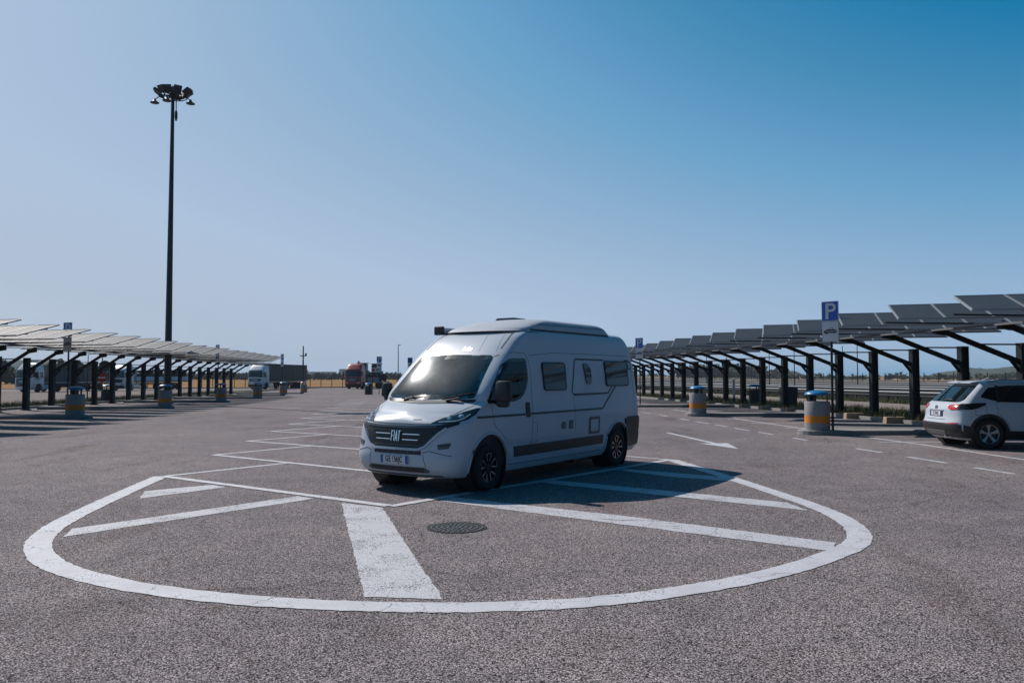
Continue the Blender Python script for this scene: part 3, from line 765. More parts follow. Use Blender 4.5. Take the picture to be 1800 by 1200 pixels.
def litter_bin(band=True):
    t = thing("litter_bin", "x", "litter bin", (0, 0, 0), 0, "concrete litter bins with blue lids")
    B = MB(); B.lathe([(0.345, 0.0), (0.345, 0.20), (0.338, 0.20), (0.338, 0.205)], 32, capA=True, capB=False)
    B.lathe([(0.338, 0.405), (0.345, 0.41), (0.345, 0.80), (0.335, 0.815), (0.28, 0.815), (0.28, 0.50)], 32, capA=False, capB=True); B.build("drum", M_CONC if band else M_CONCDARK, t, 40)
    B = MB(); B.lathe([(0.338, 0.20), (0.347, 0.203), (0.347, 0.407), (0.338, 0.41)], 32, capA=False, capB=False); B.build("painted_band", M_BAND if band else M_CONCDARK, t, 40)
    B = MB(); B.lathe([(0.27, 0.52), (0.27, 0.79), (0.25, 0.79), (0.25, 0.50)], 24, capA=False, capB=True); B.build("liner", M_BLACK, t, 40)
    B = MB()
    for k in range(3):
        a = 2 * math.pi * k / 3 + 0.5; M = Matrix.Rotation(a, 4, 'Z') @ Matrix.Translation((0.29, 0, 0.91)); B.box((0, 0, 0), (0.02, 0.07, 0.22), M)
    B.build("lid_bracket", M_BLACK, t, 0)
    B = MB(); B.lathe([(0.32, 1.0), (0.345, 1.005), (0.342, 1.03), (0.28, 1.085), (0.15, 1.12), (0.0005, 1.13)], 32, capA=True, capB=False); B.build("lid", M_LID, t, 50)
    return t
def parking_sign(flag_red=False):
    t = thing("parking_sign", "x", "parking sign", (0, 0, 0), 0, "blue parking signs")
    # local: plate faces -y
    B = MB(); B.tube([(0, 0.05, 0), (0, 0.05, 3.64)], 0.03, 12); B.build("pole", M_POST, t, 40)
    B = MB(); pl = round_poly([(-0.215, 0), (0.215, 0), (0.215, 0.56), (-0.215, 0.56)], 0.03, 4)
    M = basis((0, 0.0, 3.10), (1, 0, 0), (0, 0, 1)); B.prism(pl, 0.012, M); pb = B.build("parking_plate", M_SIGNBLUE, t, 0)
    B = MB(); n = len(pl); inn = inset_poly(pl, 0.014)
    vs = [M @ Vector((*p, 0.014)) for p in pl] + [M @ Vector((*p, 0.014)) for p in inn]
    B.add(vs, [(i, (i + 1) % n, n + (i + 1) % n, n + i) for i in range(n)]); B.build("border", M_SIGNWHITE, pb, 0)
    # the letter P
    B = MB(); B.box((-0.075, -0.0165, 3.38), (0.072, 0.005, 0.45))
    pts = [(-0.039, 0.605), (0.035, 0.605)] + [(0.035 + 0.118 * math.sin(a), 0.482 + 0.123 * math.cos(a)) for a in [R(15 * i) for i in range(1, 12)]] + [(0.035, 0.359), (-0.039, 0.359)]
    pin = [(-0.039, 0.537), (0.03, 0.537)] + [(0.03 + 0.055 * math.sin(a), 0.482 + 0.055 * math.cos(a)) for a in [R(15 * i) for i in range(1, 12)]] + [(0.03, 0.427), (-0.039, 0.427)]
    n = len(pts); vs = [(x, -0.019, 3.0 + z) for x, z in pts] + [(x, -0.019, 3.0 + z) for x, z in pin] + [(x, -0.013, 3.0 + z) for x, z in pts] + [(x, -0.013, 3.0 + z) for x, z in pin]
    fs = []
    for i in range(n - 1): fs += [(i, i + 1, n + i + 1, n + i), (i, 2 * n + i, 2 * n + i + 1, i + 1), (n + i, n + i + 1, 3 * n + i + 1, 3 * n + i)]
    B.add(vs, fs); B.build("letter", M_SIGNWHITE, pb, 0)
    B = MB(); M = basis((0, 0.0, 2.52), (1, 0, 0), (0, 0, 1)); pl2 = round_poly([(-0.205, 0), (0.205, 0), (0.205, 0.56), (-0.205, 0.56)], 0.02, 3); B.prism(pl2, 0.01, M)
    wp = B.build("vehicle_plate", M_SIGNWHITE, t, 0)
    B = MB()
    car = [(-0.165, 0.24), (-0.16, 0.30), (-0.10, 0.335), (-0.045, 0.345), (-0.02, 0.385), (0.055, 0.39), (0.09, 0.34), (0.155, 0.325), (0.165, 0.25), (0.12, 0.245), (0.105, 0.225), (0.075, 0.225), (0.06, 0.245), (-0.065, 0.235), (-0.08, 0.215), (-0.115, 0.215), (-0.13, 0.238)]
    B.prism(car, 0.003, basis((0, -0.011, 2.52), (1, 0, 0), (0, 0, 1))); B.build("car_symbol", M_INK, wp, 0)
    B = MB(); wnd = [(-0.03, 0.345), (-0.008, 0.375), (0.045, 0.378), (0.068, 0.342)]
    B.prism(wnd, 0.003, basis((0, -0.0135, 2.52), (1, 0, 0), (0, 0, 1))); B.prism([(-0.12, 0.275), (0.13, 0.285), (0.13, 0.300), (-0.12, 0.290)], 0.003, basis((0, -0.0135, 2.52), (1, 0, 0), (0, 0, 1))); B.build("symbol_highlight", M_SIGNWHITE, wp, 0)
    if flag_red: pass
    return t

islR = [22.95, 33.26, 43.6]; islL = [31.5, 41.4, 52.6, 62.5, 72.0, 82.0]
for D in islR: island(10.9, D, 5.4)
island(10.9, 12.6, 5.4)
for D in islL: island(-14.0, D, -6.2)
bin0 = litter_bin(True); labels_b = [
    (at(10.98, 22.95, 0.13), "grey concrete bin with orange band and blue lid nearest the white car"),
    (at(10.95, 33.26, 0.13), "grey concrete bin with orange band and blue lid just right of the camper van"),
    (at(-14.2, 31.5, 0.13), "shaded orange banded bin with blue lid farthest left, beside a parking sign"),
    (at(-14.0, 41.4, 0.13), "shaded orange banded bin right below the tall floodlight mast"),
    (at(-14.1, 52.6, 0.13), "orange banded bin below the second parking sign from the left"),
    (at(-13.9, 62.5, 0.13), "orange banded bin in front of the white lorry's cab"),
    (at(-13.7, 72.0, 0.13), "orange banded bin in front of the middle of the dark lorry trailer"),
    (at(-13.5, 82.0, 0.13), "smallest orange banded bin before the rear end of the dark lorry trailer")]
for i, (p, lb) in enumerate(labels_b):
    if i == 0: bin0.location = p; bin0["label"] = lb; bin0.rotation_euler = (0, 0, 0.9)
    else: dup(bin0, p, 0.4 * i, lb)
bin1 = litter_bin(False); bin1.name = "plain_bin"; bin1["group"] = "dark bins with lids"
dk = [(at(18.2, 45.4, 0.10), "dark bin with blue lid between the posts of the right carport"),
      (at(-22.6, 54.9, 0.05), "dark bin with pale lid below the red no entry sign"),
      (Vector((-13.9, 77.2, gz(-13.9, 77.2))), "grey lidded bin in front of the red lorry's load"),
  ]
for i, (p, lb) in enumerate(dk):
    if i == 0: bin1.location = p; bin1["label"] = lb
    else:
        c = dup(bin1, p, 0.5 * i, lb)
sg0 = parking_sign(); sgs = [
    (Vector((9.05, 22.6, 0.13)), -46, "nearest parking sign with white car plate, beside the bin on the right"),
    (at(11.25, 43.9, 0.13), -44, "parking sign with white plate right at the camper van's rear corner"),
    (at(-14.6, 31.6, 0.13), -24, "leftmost parking sign standing behind the shaded bin"),
    (at(-14.4, 52.7, 0.13), -42, "thin angled parking sign at the far right end of the left carport panels"),
    (at(-13.9, 72.4, 0.13), -42, "small angled parking sign in front of the dark lorry trailer"),
    (Vector((-12.75, 76.5, gz(-12.75, 76.5))), 2, "small parking sign standing in front of the red lorry's load"),
    (Vector((-10.3, 80.5, gz(-10.3, 80.5))), 195, "parking sign seen from behind beside the camper van's windscreen")]
for i, (p, rz, lb) in enumerate(sgs):
    if i == 0: sg0.location = p; sg0["label"] = lb; sg0.rotation_euler = (0, 0, R(rz)); sg0.scale = (1.14, 1, 1)
    else: c = dup(sg0, p, R(rz), lb)
# white plate with a red disc under the sign by the red lorry
t = thing("restriction_sign", "small white plate with a red disc and black marks beside a parking sign", "sign", (-13.0, 76.3, gz(-13, 76.3)), R(2))
B = MB(); B.box((0, 0, 2.38), (0.92, 0.012, 0.42)); B.build("plate", M_SIGNWHITE, t, 0)
B = MB(); B.lathe([(0.15, 0), (0.15, 0.006)], 20, Matrix.Translation((-0.28, -0.007, 2.38)) @ Matrix.Rotation(R(90), 4, 'X')); B.build("red_disc", M_SIGNRED, t, 0)
B = MB(); B.box((0.16, -0.009, 2.42), (0.34, 0.006, 0.09)); B.box((0.10, -0.009, 2.31), (0.18, 0.006, 0.06)); B.build("black_mark", M_INK, t, 0)
B = MB(); B.tube([(-0.35, 0.03, 0), (-0.35, 0.03, 2.6)], 0.03, 8); B.build("pole", M_POST, t, 40)

# wheel stops under the right carport
stp = None
for i, (x, y) in enumerate([(13.49, 28.2), (13.30, 31.1), (13.12, 33.8), (12.93, 36.7), (12.62, 39.4), (12.38, 42.0), (12.12, 44.6), (11.95, 47.2), (11.7, 49.9), (11.45, 52.6)]):
    if stp is None:
        B = MB(); B.box((0, 0, 0.12), (0.72, 0.26, 0.24), None, 0, 0.93); stp = B.build("wheel_stop", M_TAN, None, 0, bevel=0.012)
        o = stp
    else: o = stp.copy(); C.objects.link(o)
    o.location = (x, y, gz(x, y) - 0.01); o.rotation_euler = (0, 0, R(3))
    tag(o, ["nearest tan concrete wheel stop in the right carport, left of the white car", "tan concrete wheel stop under the second post left of the white car", "tan concrete wheel stop hidden beside the near litter bin"][i] if i < 3 else
        "tan concrete wheel stop in the distant row under the right carport", "wheel stop", "tan wheel stops under the right carport")
# ================================================================== MAST, POLES, SMALL SIGNS
mx, my = -21.72, 50.3; mz = gz(mx, my)
t = thing("floodlight_mast", "very tall dark floodlight mast rising behind the left solar carport", "floodlight mast", (mx, my, mz))
B = MB(); B.tube([(0, 0, 0), (0, 0, 0.6), (0, 0, 10), (0, 0, 20.25)], [0.24, 0.23, 0.165, 0.095], 14); B.lathe([(0.36, 0), (0.36, 0.05)], 16); B.build("pole", M_MAST, t, 40)
B = MB()
for r_, z in ((0.85, 19.60), (0.5, 19.70)):
    B.tube([(r_ * math.cos(a), r_ * math.sin(a), z) for a in [R(15 * i) for i in range(25)]], 0.035, 8)
for k in range(6):
    a = R(60 * k + 20); B.bar((0.1 * math.cos(a), 0.1 * math.sin(a), 19.65), (0.85 * math.cos(a), 0.85 * math.sin(a), 19.60), 0.05, 0.07)
B.lathe([(0.16, 19.45), (0.2, 19.55), (0.2, 20.10), (0.12, 20.20)], 14); B.build("head_ring", M_MAST, t, 40)
for k, (an, tilt, rr) in enumerate([(200, 58, 0.9), (165, 50, 1.0), (-15, 55, 1.05), (20, 50, 0.95), (95, 30, 0.75), (-90, 25, 0.75), (60, 28, 0.7), (-50, 30, 0.85), (-120, 30, 0.8)]):
    a = R(an); M = Matrix.Rotation(a, 4, 'Z') @ Matrix.Translation((rr, 0, 19.87)) @ Matrix.Rotation(R(tilt), 4, 'Y')
    B = MB(); B.box((0, 0, 0), (0.14, 0.46, 0.46), M, 0, 0.9); B.box((0.085, 0, 0), (0.03, 0.50, 0.50), M)
    B.bar((rr * 0.85 * math.cos(a), rr * 0.85 * math.sin(a), 19.60), (rr * math.cos(a), rr * math.sin(a), 19.85), 0.05, 0.05)
    B.build("floodlight", M_MAST, t, 0)
for k, (an, rr) in enumerate([(185, 1.12), (5, 1.1), (-110, 0.5)]):
    a = R(an); c_ = Vector((rr * math.cos(a), rr * math.sin(a), 19.17))
    B = MB(); B.lathe([(0.05, 0.25), (0.12, 0.10), (0.27, 0.02), (0.27, -0.03), (0.02, -0.06)], 16, Matrix.Translation(c_)); B.tube([c_ + Vector((0, 0, 0.2)), (0.8 * math.cos(a), 0.8 * math.sin(a), 19.60)], 0.03, 6); B.build("dome_lamp", M_MAST, t, 40)
B = MB(); B.tube([(0.30, -0.2, 19.55), (0.31, -0.2, 18.55)], 0.03, 6); B.lathe([(0.06, 18.60), (0.09, 18.45), (0.09, 18.15), (0.05, 17.95)], 10, Matrix.Translation((0.31, -0.2, 0))); B.build("hoist_weight", M_MAST, t, 40)

def pole(x, y, h, r, name, label, cat, group=None, head=None):
    t = thing(name, label, cat, (x, y, gz(x, y)), 0, group)
    B = MB(); B.tube([(0, 0, 0), (0, 0, h * 0.6), (0, 0, h)], [r, r * 0.8, r * 0.6], 8); B.build("shaft", M_MAST, t, 40)
    return t
t = pole(-21.5, 82, 4.9, 0.10, "utility_pole", "thin dark utility pole with a short crossarm behind the dark lorry trailer", "pole")
B = MB(); B.bar((-0.35, 0, 3.9), (0.35, 0, 3.9), 0.09, 0.09); B.box((0.28, 0, 4.05), (0.14, 0.14, 0.24)); B.build("crossarm", M_MAST, t, 0)
t = pole(-14.0, 98, 5.7, 0.07, "street_lamp", "slim street lamp standing alone left of the camper van's windscreen", "street lamp")
B = MB(); B.bar((0, 0, 5.65), (0.30, 0, 5.7), 0.12, 0.07); B.build("lamp_head", M_MAST, t, 0)
t = pole(-29.8, 56, 3.3, 0.045, "bare_post", "thin bare post between the first and second lorries", "post")
for i, (px_, D) in enumerate([(1396, 96), (1481, 92), (1507, 90), (1352, 105), (1182 + 60, 118)]):
    t = pole((px_ - 900) / 1400 * D, D, 5.3, 0.07, "thin_pole", ["thin bare pole seen under the middle of the right carport", "thin bare pole seen just left of the nearest blue parking sign's pole", "thin bare pole seen just right of the nearest blue parking sign's pole", "thin bare pole left of the mid carport posts", "most distant thin bare pole beyond the right carport"][i], "pole", "thin poles along the motorway")

# round and square signs seen from behind, the no entry sign
x, y = at(-22.4, 53.6).xy
t = thing("no_entry_sign", "red no entry sign with white bar below a round sign's dark back", "road sign", (x, y, gz(x, y)), R(20))
B = MB(); B.tube([(0, 0.04, 0), (0, 0.04, 3.0)], 0.03, 8); B.build("pole", M_POST, t, 40)
MR = Matrix.Rotation(R(90), 4, 'X')
B = MB(); B.lathe([(0.30, 0), (0.30, 0.012)], 28, Matrix.Translation((0, 0.0, 1.66)) @ MR); d_ = B.build("red_disc", M_SIGNRED, t, 0)
B = MB(); B.box((0, -0.016, 1.66), (0.46, 0.006, 0.11)); B.build("white_bar", M_SIGNWHITE, d_, 0)
B = MB(); B.lathe([(0.36, 0), (0.36, 0.014)], 28, Matrix.Translation((0.16, 0.0, 2.45)) @ MR); B.build("upper_disc", M_SIGNBACK, t, 0)
x, y = at(-26.5, 58).xy
t = thing("square_sign", "dark square sign back on a thin pole beside the leftmost parking sign", "road sign", (x, y, gz(x, y)), R(28))
B = MB(); B.tube([(0, 0.04, 0), (0, 0.04, 2.9)], 0.03, 8); B.build("pole", M_POST, t, 40)
B = MB(); B.box((0, 0, 2.55), (0.58, 0.015, 0.62)); B.build("plate", M_SIGNBACK, t, 0)
x, y = at(18.28, 50).xy
t = thing("round_sign", "round dark sign back on a pole beyond the right carport posts", "road sign", (x, y, gz(x, y) + 0.1), R(-15))
B = MB(); B.tube([(0, 0.04, 0), (0, 0.04, 2.75)], 0.028, 8); B.build("pole", M_POST, t, 40)
B = MB(); B.lathe([(0.30, 0), (0.30, 0.014)], 28, Matrix.Translation((0, 0, 2.35)) @ MR); B.build("disc", M_SIGNBACK, t, 0)
x, y = at(17.6, 47.0).xy
t = thing("marker_post", "short pale marker post between two right carport posts", "post", (x, y, gz(x, y) + 0.1))
B = MB(); B.lathe([(0.07, 0), (0.07, 0.30)], 12); B.build("base", M_BLACK, t, 40)
B = MB(); B.box((0, 0, 0.85), (0.14, 0.05, 1.1)); B.build("white_board", M_SIGNWHITE, t, 0, bevel=0.01)
x, y = at(18.15, 41.0).xy
t = thing("waste_container", "dark square waste container behind the middle posts of the right carport", "waste container", (x, y, gz(x, y) + 0.12), R(10))
B = MB(); B.box((0, 0, 0.50), (0.62, 0.62, 0.86), None, 0, 1.12); B.build("body", M_CONCDARK, t, 0, bevel=0.02)
B = MB(); B.box((0, 0, 0.975), (0.74, 0.72, 0.08), None, 0, 0.9); B.bar((-0.3, -0.38, 0.95), (0.3, -0.38, 0.95), 0.03, 0.03); B.build("lid", M_BLACK, t, 0, bevel=0.02)

# ================================================================== MOTORWAY RAILS, FENCES
M_RAILFACE = mat("shaded_rail", (0.045, 0.048, 0.052), 0.7, 0.0, 0.2, 3, spec=0.2)  # shade on rail faces and posts put into the dark colour
M_RAILTOP = mat("sunlit_rail_edge", (0.50, 0.52, 0.54), 0.5, 0.0, 0.1, 3)  # sunlit top of the same rail, its brightness painted in as pale colour
def guard_rail(lat, d0, d1, sp, label, z=0.72):
    base = at(lat, d0); t = thing("guard_rail", label, "guard rail", base, 0, "steel guard rails beyond the right carport")
    B = MB(); prof = [(-0.02, -0.155), (0.05, -0.115), (0.05, -0.05), (-0.02, 0.0), (0.05, 0.05), (0.05, 0.115), (-0.02, 0.155)]
    vs = []; ds = frange(d0, d1, 4)
    for d in ds:
        p = at(lat, d) - base
        for u, w in prof: vs.append((p.x - u, p.y, p.z + z - 0.16 + w))
        for u, w in prof[::-1]: vs.append((p.x - u + 0.012, p.y, p.z + z - 0.16 + w))
    n = 14; fs = [(j * n + i, j * n + (i + 1) % n, (j + 1) * n + (i + 1) % n, (j + 1) * n + i) for j in range(len(ds) - 1) for i in range(n)]
    B.add(vs, fs); rl = B.build("rail", M_RAILFACE, t, 0)
    B = MB(); pts = [at(lat, d) - base + Vector((-0.02, 0, z)) for d in ds]
    for a, b in zip(pts, pts[1:]): B.bar(a, b, 0.09, 0.06)
    B.build("top_edge", M_RAILTOP, rl, 0)
    pm = None; d = d0 + 1
    while d < d1:
        p = at(lat, d) - base
        if pm is None:
            q = MB(); q.box((0, 0, z / 2 - 0.05), (0.10, 0.14, z + 0.1)); q.box((-0.06, 0, z - 0.16), (0.08, 0.22, 0.24)); q.box((0.05, 0, z - 0.16), (0.2, 0.05, 0.2)); pm = q.build("post", M_RAILFACE, t, 0); pm.location = p + Vector((0.12, 0, 0))
        else:
            c = pm.copy(); C.objects.link(c); c.parent = t; c.location = p + Vector((0.12, 0, 0))
        d += sp
guard_rail(29.3, 30, 200, 2.6, "nearest steel guard rail on short posts beyond the path")
guard_rail(31.0, 32, 210, 2.6, "second steel guard rail close behind the nearest rail", 0.9)
guard_rail(45.5, 50, 260, 4.0, "steel guard rail on the near side of the motorway's middle strip", 0.8)
guard_rail(59, 66, 330, 5.2, "steel guard rail on the far side of the motorway's middle strip", 0.85)
guard_rail(78, 84, 430, 8, "thin distant guard rail along the far carriageway", 0.9)
guard_rail(104, 110, 560, 12, "most distant guard rail, a thin bright line below the field", 1.0)

def mesh_fence(pts, sp, h, label, group, r=0.035):
    base = Vector((*pts[0], gz(*pts[0]))); t = thing("wire_fence", label, "fence", base, 0, group)
    L = [Vector(p) for p in pts]; pm = None; W_ = MB()
    for a, b in zip(L, L[1:]):
        n = round((b - a).length / sp)
        for i in range(n + (1 if b is L[-1] else 0)):
            p = a.lerp(b, i / n); q = Vector((p.x, p.y, gz(p.x, p.y))) - base
            if pm is None:
                B = MB(); B.lathe([(r, -0.05), (r, h)], 8); B.box((0, 0, h + 0.02), (r * 2.3, r * 2.3, 0.04)); pm = B.build("post", M_POST, t, 40); pm.location = q
            else:
                c = pm.copy(); C.objects.link(c); c.parent = t; c.location = q
        for z in (0.15, h * 0.35, h * 0.62, h - 0.08):
            pa = Vector((a.x, a.y, gz(a.x, a.y) + z)) - base; pb = Vector((b.x, b.y, gz(b.x, b.y) + z)) - base
            W_.tube([pa, pb], 0.010, 5)
    W_.build("wire", M_STEELDULL, t, 0)
mesh_fence([(-74, 137.5), (-46, 137.5), (-18, 137.5), (6, 137.5)], 1.85, 1.9, "long wire fence with dark posts in front of the dry field", None, 0.06)
mesh_fence([tuple(at(88, d).xy) for d in (90, 160, 230, 330)], 4.2, 2.5, "wire fence with thin posts along the far side of the motorway", None, 0.07)

# ================================================================== VEGETATION, HILLS, FAR BUILDINGS
def clump(B, c, rx, ry, rz, n, s, rd):
    for _ in range(n):
        while True:
            p = Vector((rd.uniform(-1, 1), rd.uniform(-1, 1), rd.uniform(-1, 1)))
            if p.length < 1: break
        p = p * (0.55 + 0.45 * rd.random()); q = Vector(c) + Vector((p.x * rx, p.y * ry, p.z * rz))
        a = Vector((rd.uniform(-1, 1), rd.uniform(-1, 1), rd.uniform(-1, 1))).normalized(); b = a.orthogonal().normalized(); k = s * rd.uniform(0.5, 1.3)
        B.add([q - a * k, q + b * k * .7, q + a * k, q - b * k * .7], [(0, 1, 2, 3)])
def tree_belt(name, label, x0, y0, x1, y1, n, h, s, per, seed):
    rd = random.Random(seed); B = MB()
    for i in range(n):
        f = (i + rd.random()) / n; x, y = x0 + (x1 - x0) * f, y0 + (y1 - y0) * f + rd.uniform(-3, 3); hh = h * rd.uniform(0.55, 1.15) * (1 if rd.random() > .15 else .5)
        z = gz(x, y); clump(B, (x, y, z + hh * 0.5), hh * rd.uniform(.7, 1.3), hh * .7, hh * 0.55, per, s * hh, rd)
    return tag(B.build(name, M_LEAF, None, 0, fix=False), label, "trees", None, "stuff")
tree_belt("hedge", "dark hedge along the far edge of the dry field", -190, 436, -30, 436, 110, 3.4, 0.30, 46, 1)
tree_belt("tree_belt", "belt of distant trees on the left horizon", -800, 900, -230, 900, 130, 8, 0.25, 40, 2)
tree_belt("tree_belt", "belt of dark trees at the far left behind the first lorry", -180, 205, -112, 235, 34, 6.0, 0.2, 120, 3)
tree_belt("hedge", "dark hedge beyond the motorway on the right", 100, 330, 330, 400, 100, 3.0, 0.3, 46, 4)
tree_belt("tree_belt", "distant trees behind the right carport's far end", 90, 420, 190, 560, 50, 8, 0.22, 70, 5)
tree_belt("tree_belt", "far tree line along the horizon in the middle", -260, 1000, 260, 1000, 110, 5, 0.3, 30, 6)
for i, (x, y, rx, h_) in enumerate([(800, 1300, 105, 17), (330, 1150, 42, 15), (400, 1200, 40, 12), (-1150, 1700, 230, 40)]):
    rd = random.Random(20 + i); B = MB(); nx, ny = 44, 16; vs = []
    for j in range(ny + 1):
        for k in range(nx + 1):
            u, v = k / nx * 2 - 1, j / ny * 2 - 1; e = max(0, 1 - u * u) ** 0.45 * max(0, 1 - v * v) ** 0.6
            vs.append((x + u * rx, y + v * rx * .5, -1.2 + h_ * e * (0.86 + 0.14 * math.sin(u * 9 + i) * math.cos(v * 5)) + rd.uniform(0, .09) * h_ * e))
    B.add(vs, [(j * (nx + 1) + k, j * (nx + 1) + k + 1, (j + 1) * (nx + 1) + k + 1, (j + 1) * (nx + 1) + k) for j in range(ny) for k in range(nx)])
    tag(B.build("hill", M_HILL, None, 60), kind="structure")
t = thing("silo_building", "pale far off industrial building with a chimney on the left horizon", "building", (-263, 1180, -0.6))
B = MB(); B.box((-30, 0, 4), (62, 20, 8)); B.box((22, 0, 6), (26, 18, 12)); B.build("hall", M_PATH, t, 0)
B = MB(); B.tube([(36, 0, 0), (36, 0, 24)], [2.2, 1.6], 12); B.build("chimney", M_PATH, t, 40)
B = MB(); B.box((-30, -10.1, 3), (50, 0.3, 1.6)); B.build("window_band", M_DARKGLASS, t, 0)

# dry grass tufts on the verges
def tufts(name, boxes, n, hmin, hmax, seed):
    rd = random.Random(seed); B = MB()
    for _ in range(n):
        la0, la1, d0, d1, zz = rd.choice(boxes); la, d = rd.uniform(la0, la1), d0 + (d1 - d0) * rd.random() ** 1.4; p = at(la, d, zz)
        for _b in range(4):
            a = rd.uniform(0, 6.28); h = rd.uniform(hmin, hmax); l_ = rd.uniform(.1, .7) * h; q = p + Vector((rd.uniform(-.12, .12), rd.uniform(-.12, .12), 0)); w_ = 0.012
            e = Vector((math.cos(a), math.sin(a), 0)); s_ = Vector((-e.y, e.x, 0)) * w_
            B.add([q - s_, q + s_, q + e * l_ + Vector((0, 0, h))], [(0, 1, 2)])
    return tag(B.build(name, M_GRASS, None, 0, fix=False), kind="stuff")
tag(tufts("grass", [(16.7, 21.3, 12, 70, .10), (26.6, 29.2, 24, 110, .10)], 9000, .06, .30, 31), "patchy dry grass along the verge behind the right carport", "grass", None, "stuff")
tag(tufts("grass", [(-25.0, -22.4, 24, 90, .05)], 4000, .08, .35, 32), "strip of dry grass behind the left carport posts", "grass", None, "stuff")
# ================================================================== THE CAMPER VAN
VYAW = R(55.2)
van = thing("camper_van", "white high roof camper van with black stripe decor parked in the middle", "camper van", (-1.687, 11.46, 0), VYAW)
zs = [.24, .27, .30, .34, .38, .42, .46, .50, .54, .58, .62, .66, .70, .74, .78, .82, .86, .90, .94, .97, 1.0, 1.02, 1.04, 1.06, 1.08, 1.10, 1.12, 1.14, 1.16, 1.18, 1.20, 1.22, 1.24, 1.26, 1.28, 1.30, 1.32, 1.34, 1.36, 1.39, 1.42, 1.46, 1.5, 1.54, 1.58, 1.62, 1.66, 1.7, 1.74, 1.78, 1.82, 1.86, 1.9, 1.94, 1.97, 2.0, 2.03, 2.06, 2.1, 2.14, 2.18, 2.22, 2.26, 2.30, 2.33, 2.36, 2.39, 2.41, 2.43, 2.45, 2.465, 2.48, 2.495, 2.505, 2.51]
VB = Body(
    xf=[(.24, .16), (.30, .08), (.38, .03), (.50, .01), (.62, .02), (.70, .04), (.86, .06), (.98, .09), (1.0, .10), (1.04, .125), (1.10, .18), (1.16, .27), (1.21, .38), (1.255, .49), (1.295, .595), (1.33, .69), (1.36, .716), (1.42, .769), (1.5, .846), (1.6, .948), (1.7, 1.053), (1.8, 1.161), (1.9, 1.271), (2.0, 1.385), (2.06, 1.456), (2.14, 1.555), (2.22, 1.66), (2.30, 1.78), (2.36, 1.885), (2.41, 2.01), (2.45, 2.18), (2.48, 2.40), (2.495, 2.62), (2.51, 3.0)],
    xr=[(.24, 5.88), (.34, 5.95), (.85, 5.95), (.95, 5.93), (1.2, 5.93), (1.8, 5.88), (2.2, 5.80), (2.36, 5.76), (2.45, 5.70), (2.51, 5.5)],
    w=[(.24, .90), (.32, .955), (.42, .985), (.55, 1.0), (.62, .995), (.70, 1.012), (.95, 1.022), (1.08, 1.022), (1.16, 1.01), (1.28, 1.0), (1.45, .985), (1.7, .962), (1.9, .935), (2.1, .905), (2.25, .875), (2.33, .85), (2.39, .82), (2.43, .78), (2.46, .71), (2.48, .62), (2.50, .45), (2.51, .30)],
    Bf=[(.24, .40), (.50, .44), (.8, .50), (.98, .54), (1.02, .49), (1.06, .46), (1.10, .45), (1.16, .41), (1.21, .37), (1.255, .34), (1.295, .31), (1.34, .26), (1.5, .24), (2.0, .22), (2.3, .26), (2.45, .4), (2.51, .4)], nf=[(.24, 2.7), (.98, 2.7), (1.06, 1.9), (1.14, 1.38), (1.29, 1.38), (1.34, 2.3), (1.4, 2.7)],
    Br=[(.24, .14), (2.2, .14), (2.51, .3)], nr=2.6, zs=zs)
WS = round_poly([(-.845, 1.345), (0, 1.315), (.845, 1.345), (.725, 1.99), (0, 2.005), (-.725, 1.99)], 0.07, 5)
DW = round_poly([(2.0, 1.955), (1.56, 1.945), (1.34, 1.85), (1.05, 1.53), (0.87, 1.272), (1.58, 1.285), (1.76, 1.33), (1.90, 1.43), (2.0, 1.62)], 0.07, 4)
holes = [('front', inset_poly(WS, 0.045)), ('side', inset_poly(DW, 0.035))]
arch = [(.948, 1.0, .375), (.948, -1.0, .375), (4.983, 1.0, .365), (4.983, -1.0, .365)]
link("body", VB.mesh("body", 0, arch, 0.450, 0.34, holes, nS=150), M_WHITE, van)
link("interior_lining", VB.mesh("interior_lining", -0.05, (), holes=holes, nS=110), M_INT, van)
vf, vn, vo, vr = VB.front(), VB.side(-1), VB.side(1), VB.rear()
# glass and its black printed border
panel(WS, vf, 0.004, "windscreen", M_WINDSCREEN, van, 0.05, 0.001)
ring(WS, 0.07, vf, 0.0075, "windscreen_border", M_GLOSSBLACK, van, 0.004)
for fn in (vn, vo):
    panel(DW, fn, 0.003, "door_window", M_SIDEGLASS, van, 0.05, 0.001); ring(DW, 0.045, fn, 0.006, "window_frame", M_GLOSSBLACK, van, 0.004)
# habitation windows (acrylic, dark)
def vwin(poly, fn, r=.07): 
    w_ = panel(round_poly(poly, r, 5), fn, 0.022, "side_window", M_DARKGLASS, van, 0.08, 0.03)
    ring(round_poly(poly, r, 5), 0.022, fn, 0.026, "window_rim", M_BLACK, w_, 0.02)
vwin([(2.42, 1.90), (3.15, 1.90), (3.13, 1.435), (2.44, 1.435)], vn)
vwin([(4.56, 1.955), (5.47, 1.955), (5.46, 1.485), (4.56, 1.485)], vn)
vwin([(2.42, 1.90), (3.15, 1.90), (3.13, 1.435), (2.44, 1.435)], vo)
w2 = round_poly([(3.77, 1.90), (3.93, 1.90), (4.04, 1.78), (4.01, 1.53), (3.84, 1.53)], .06, 5)
panel(w2, vn, 0.02, "small_window", M_DARKGLASS, van, 0.08, 0.03)
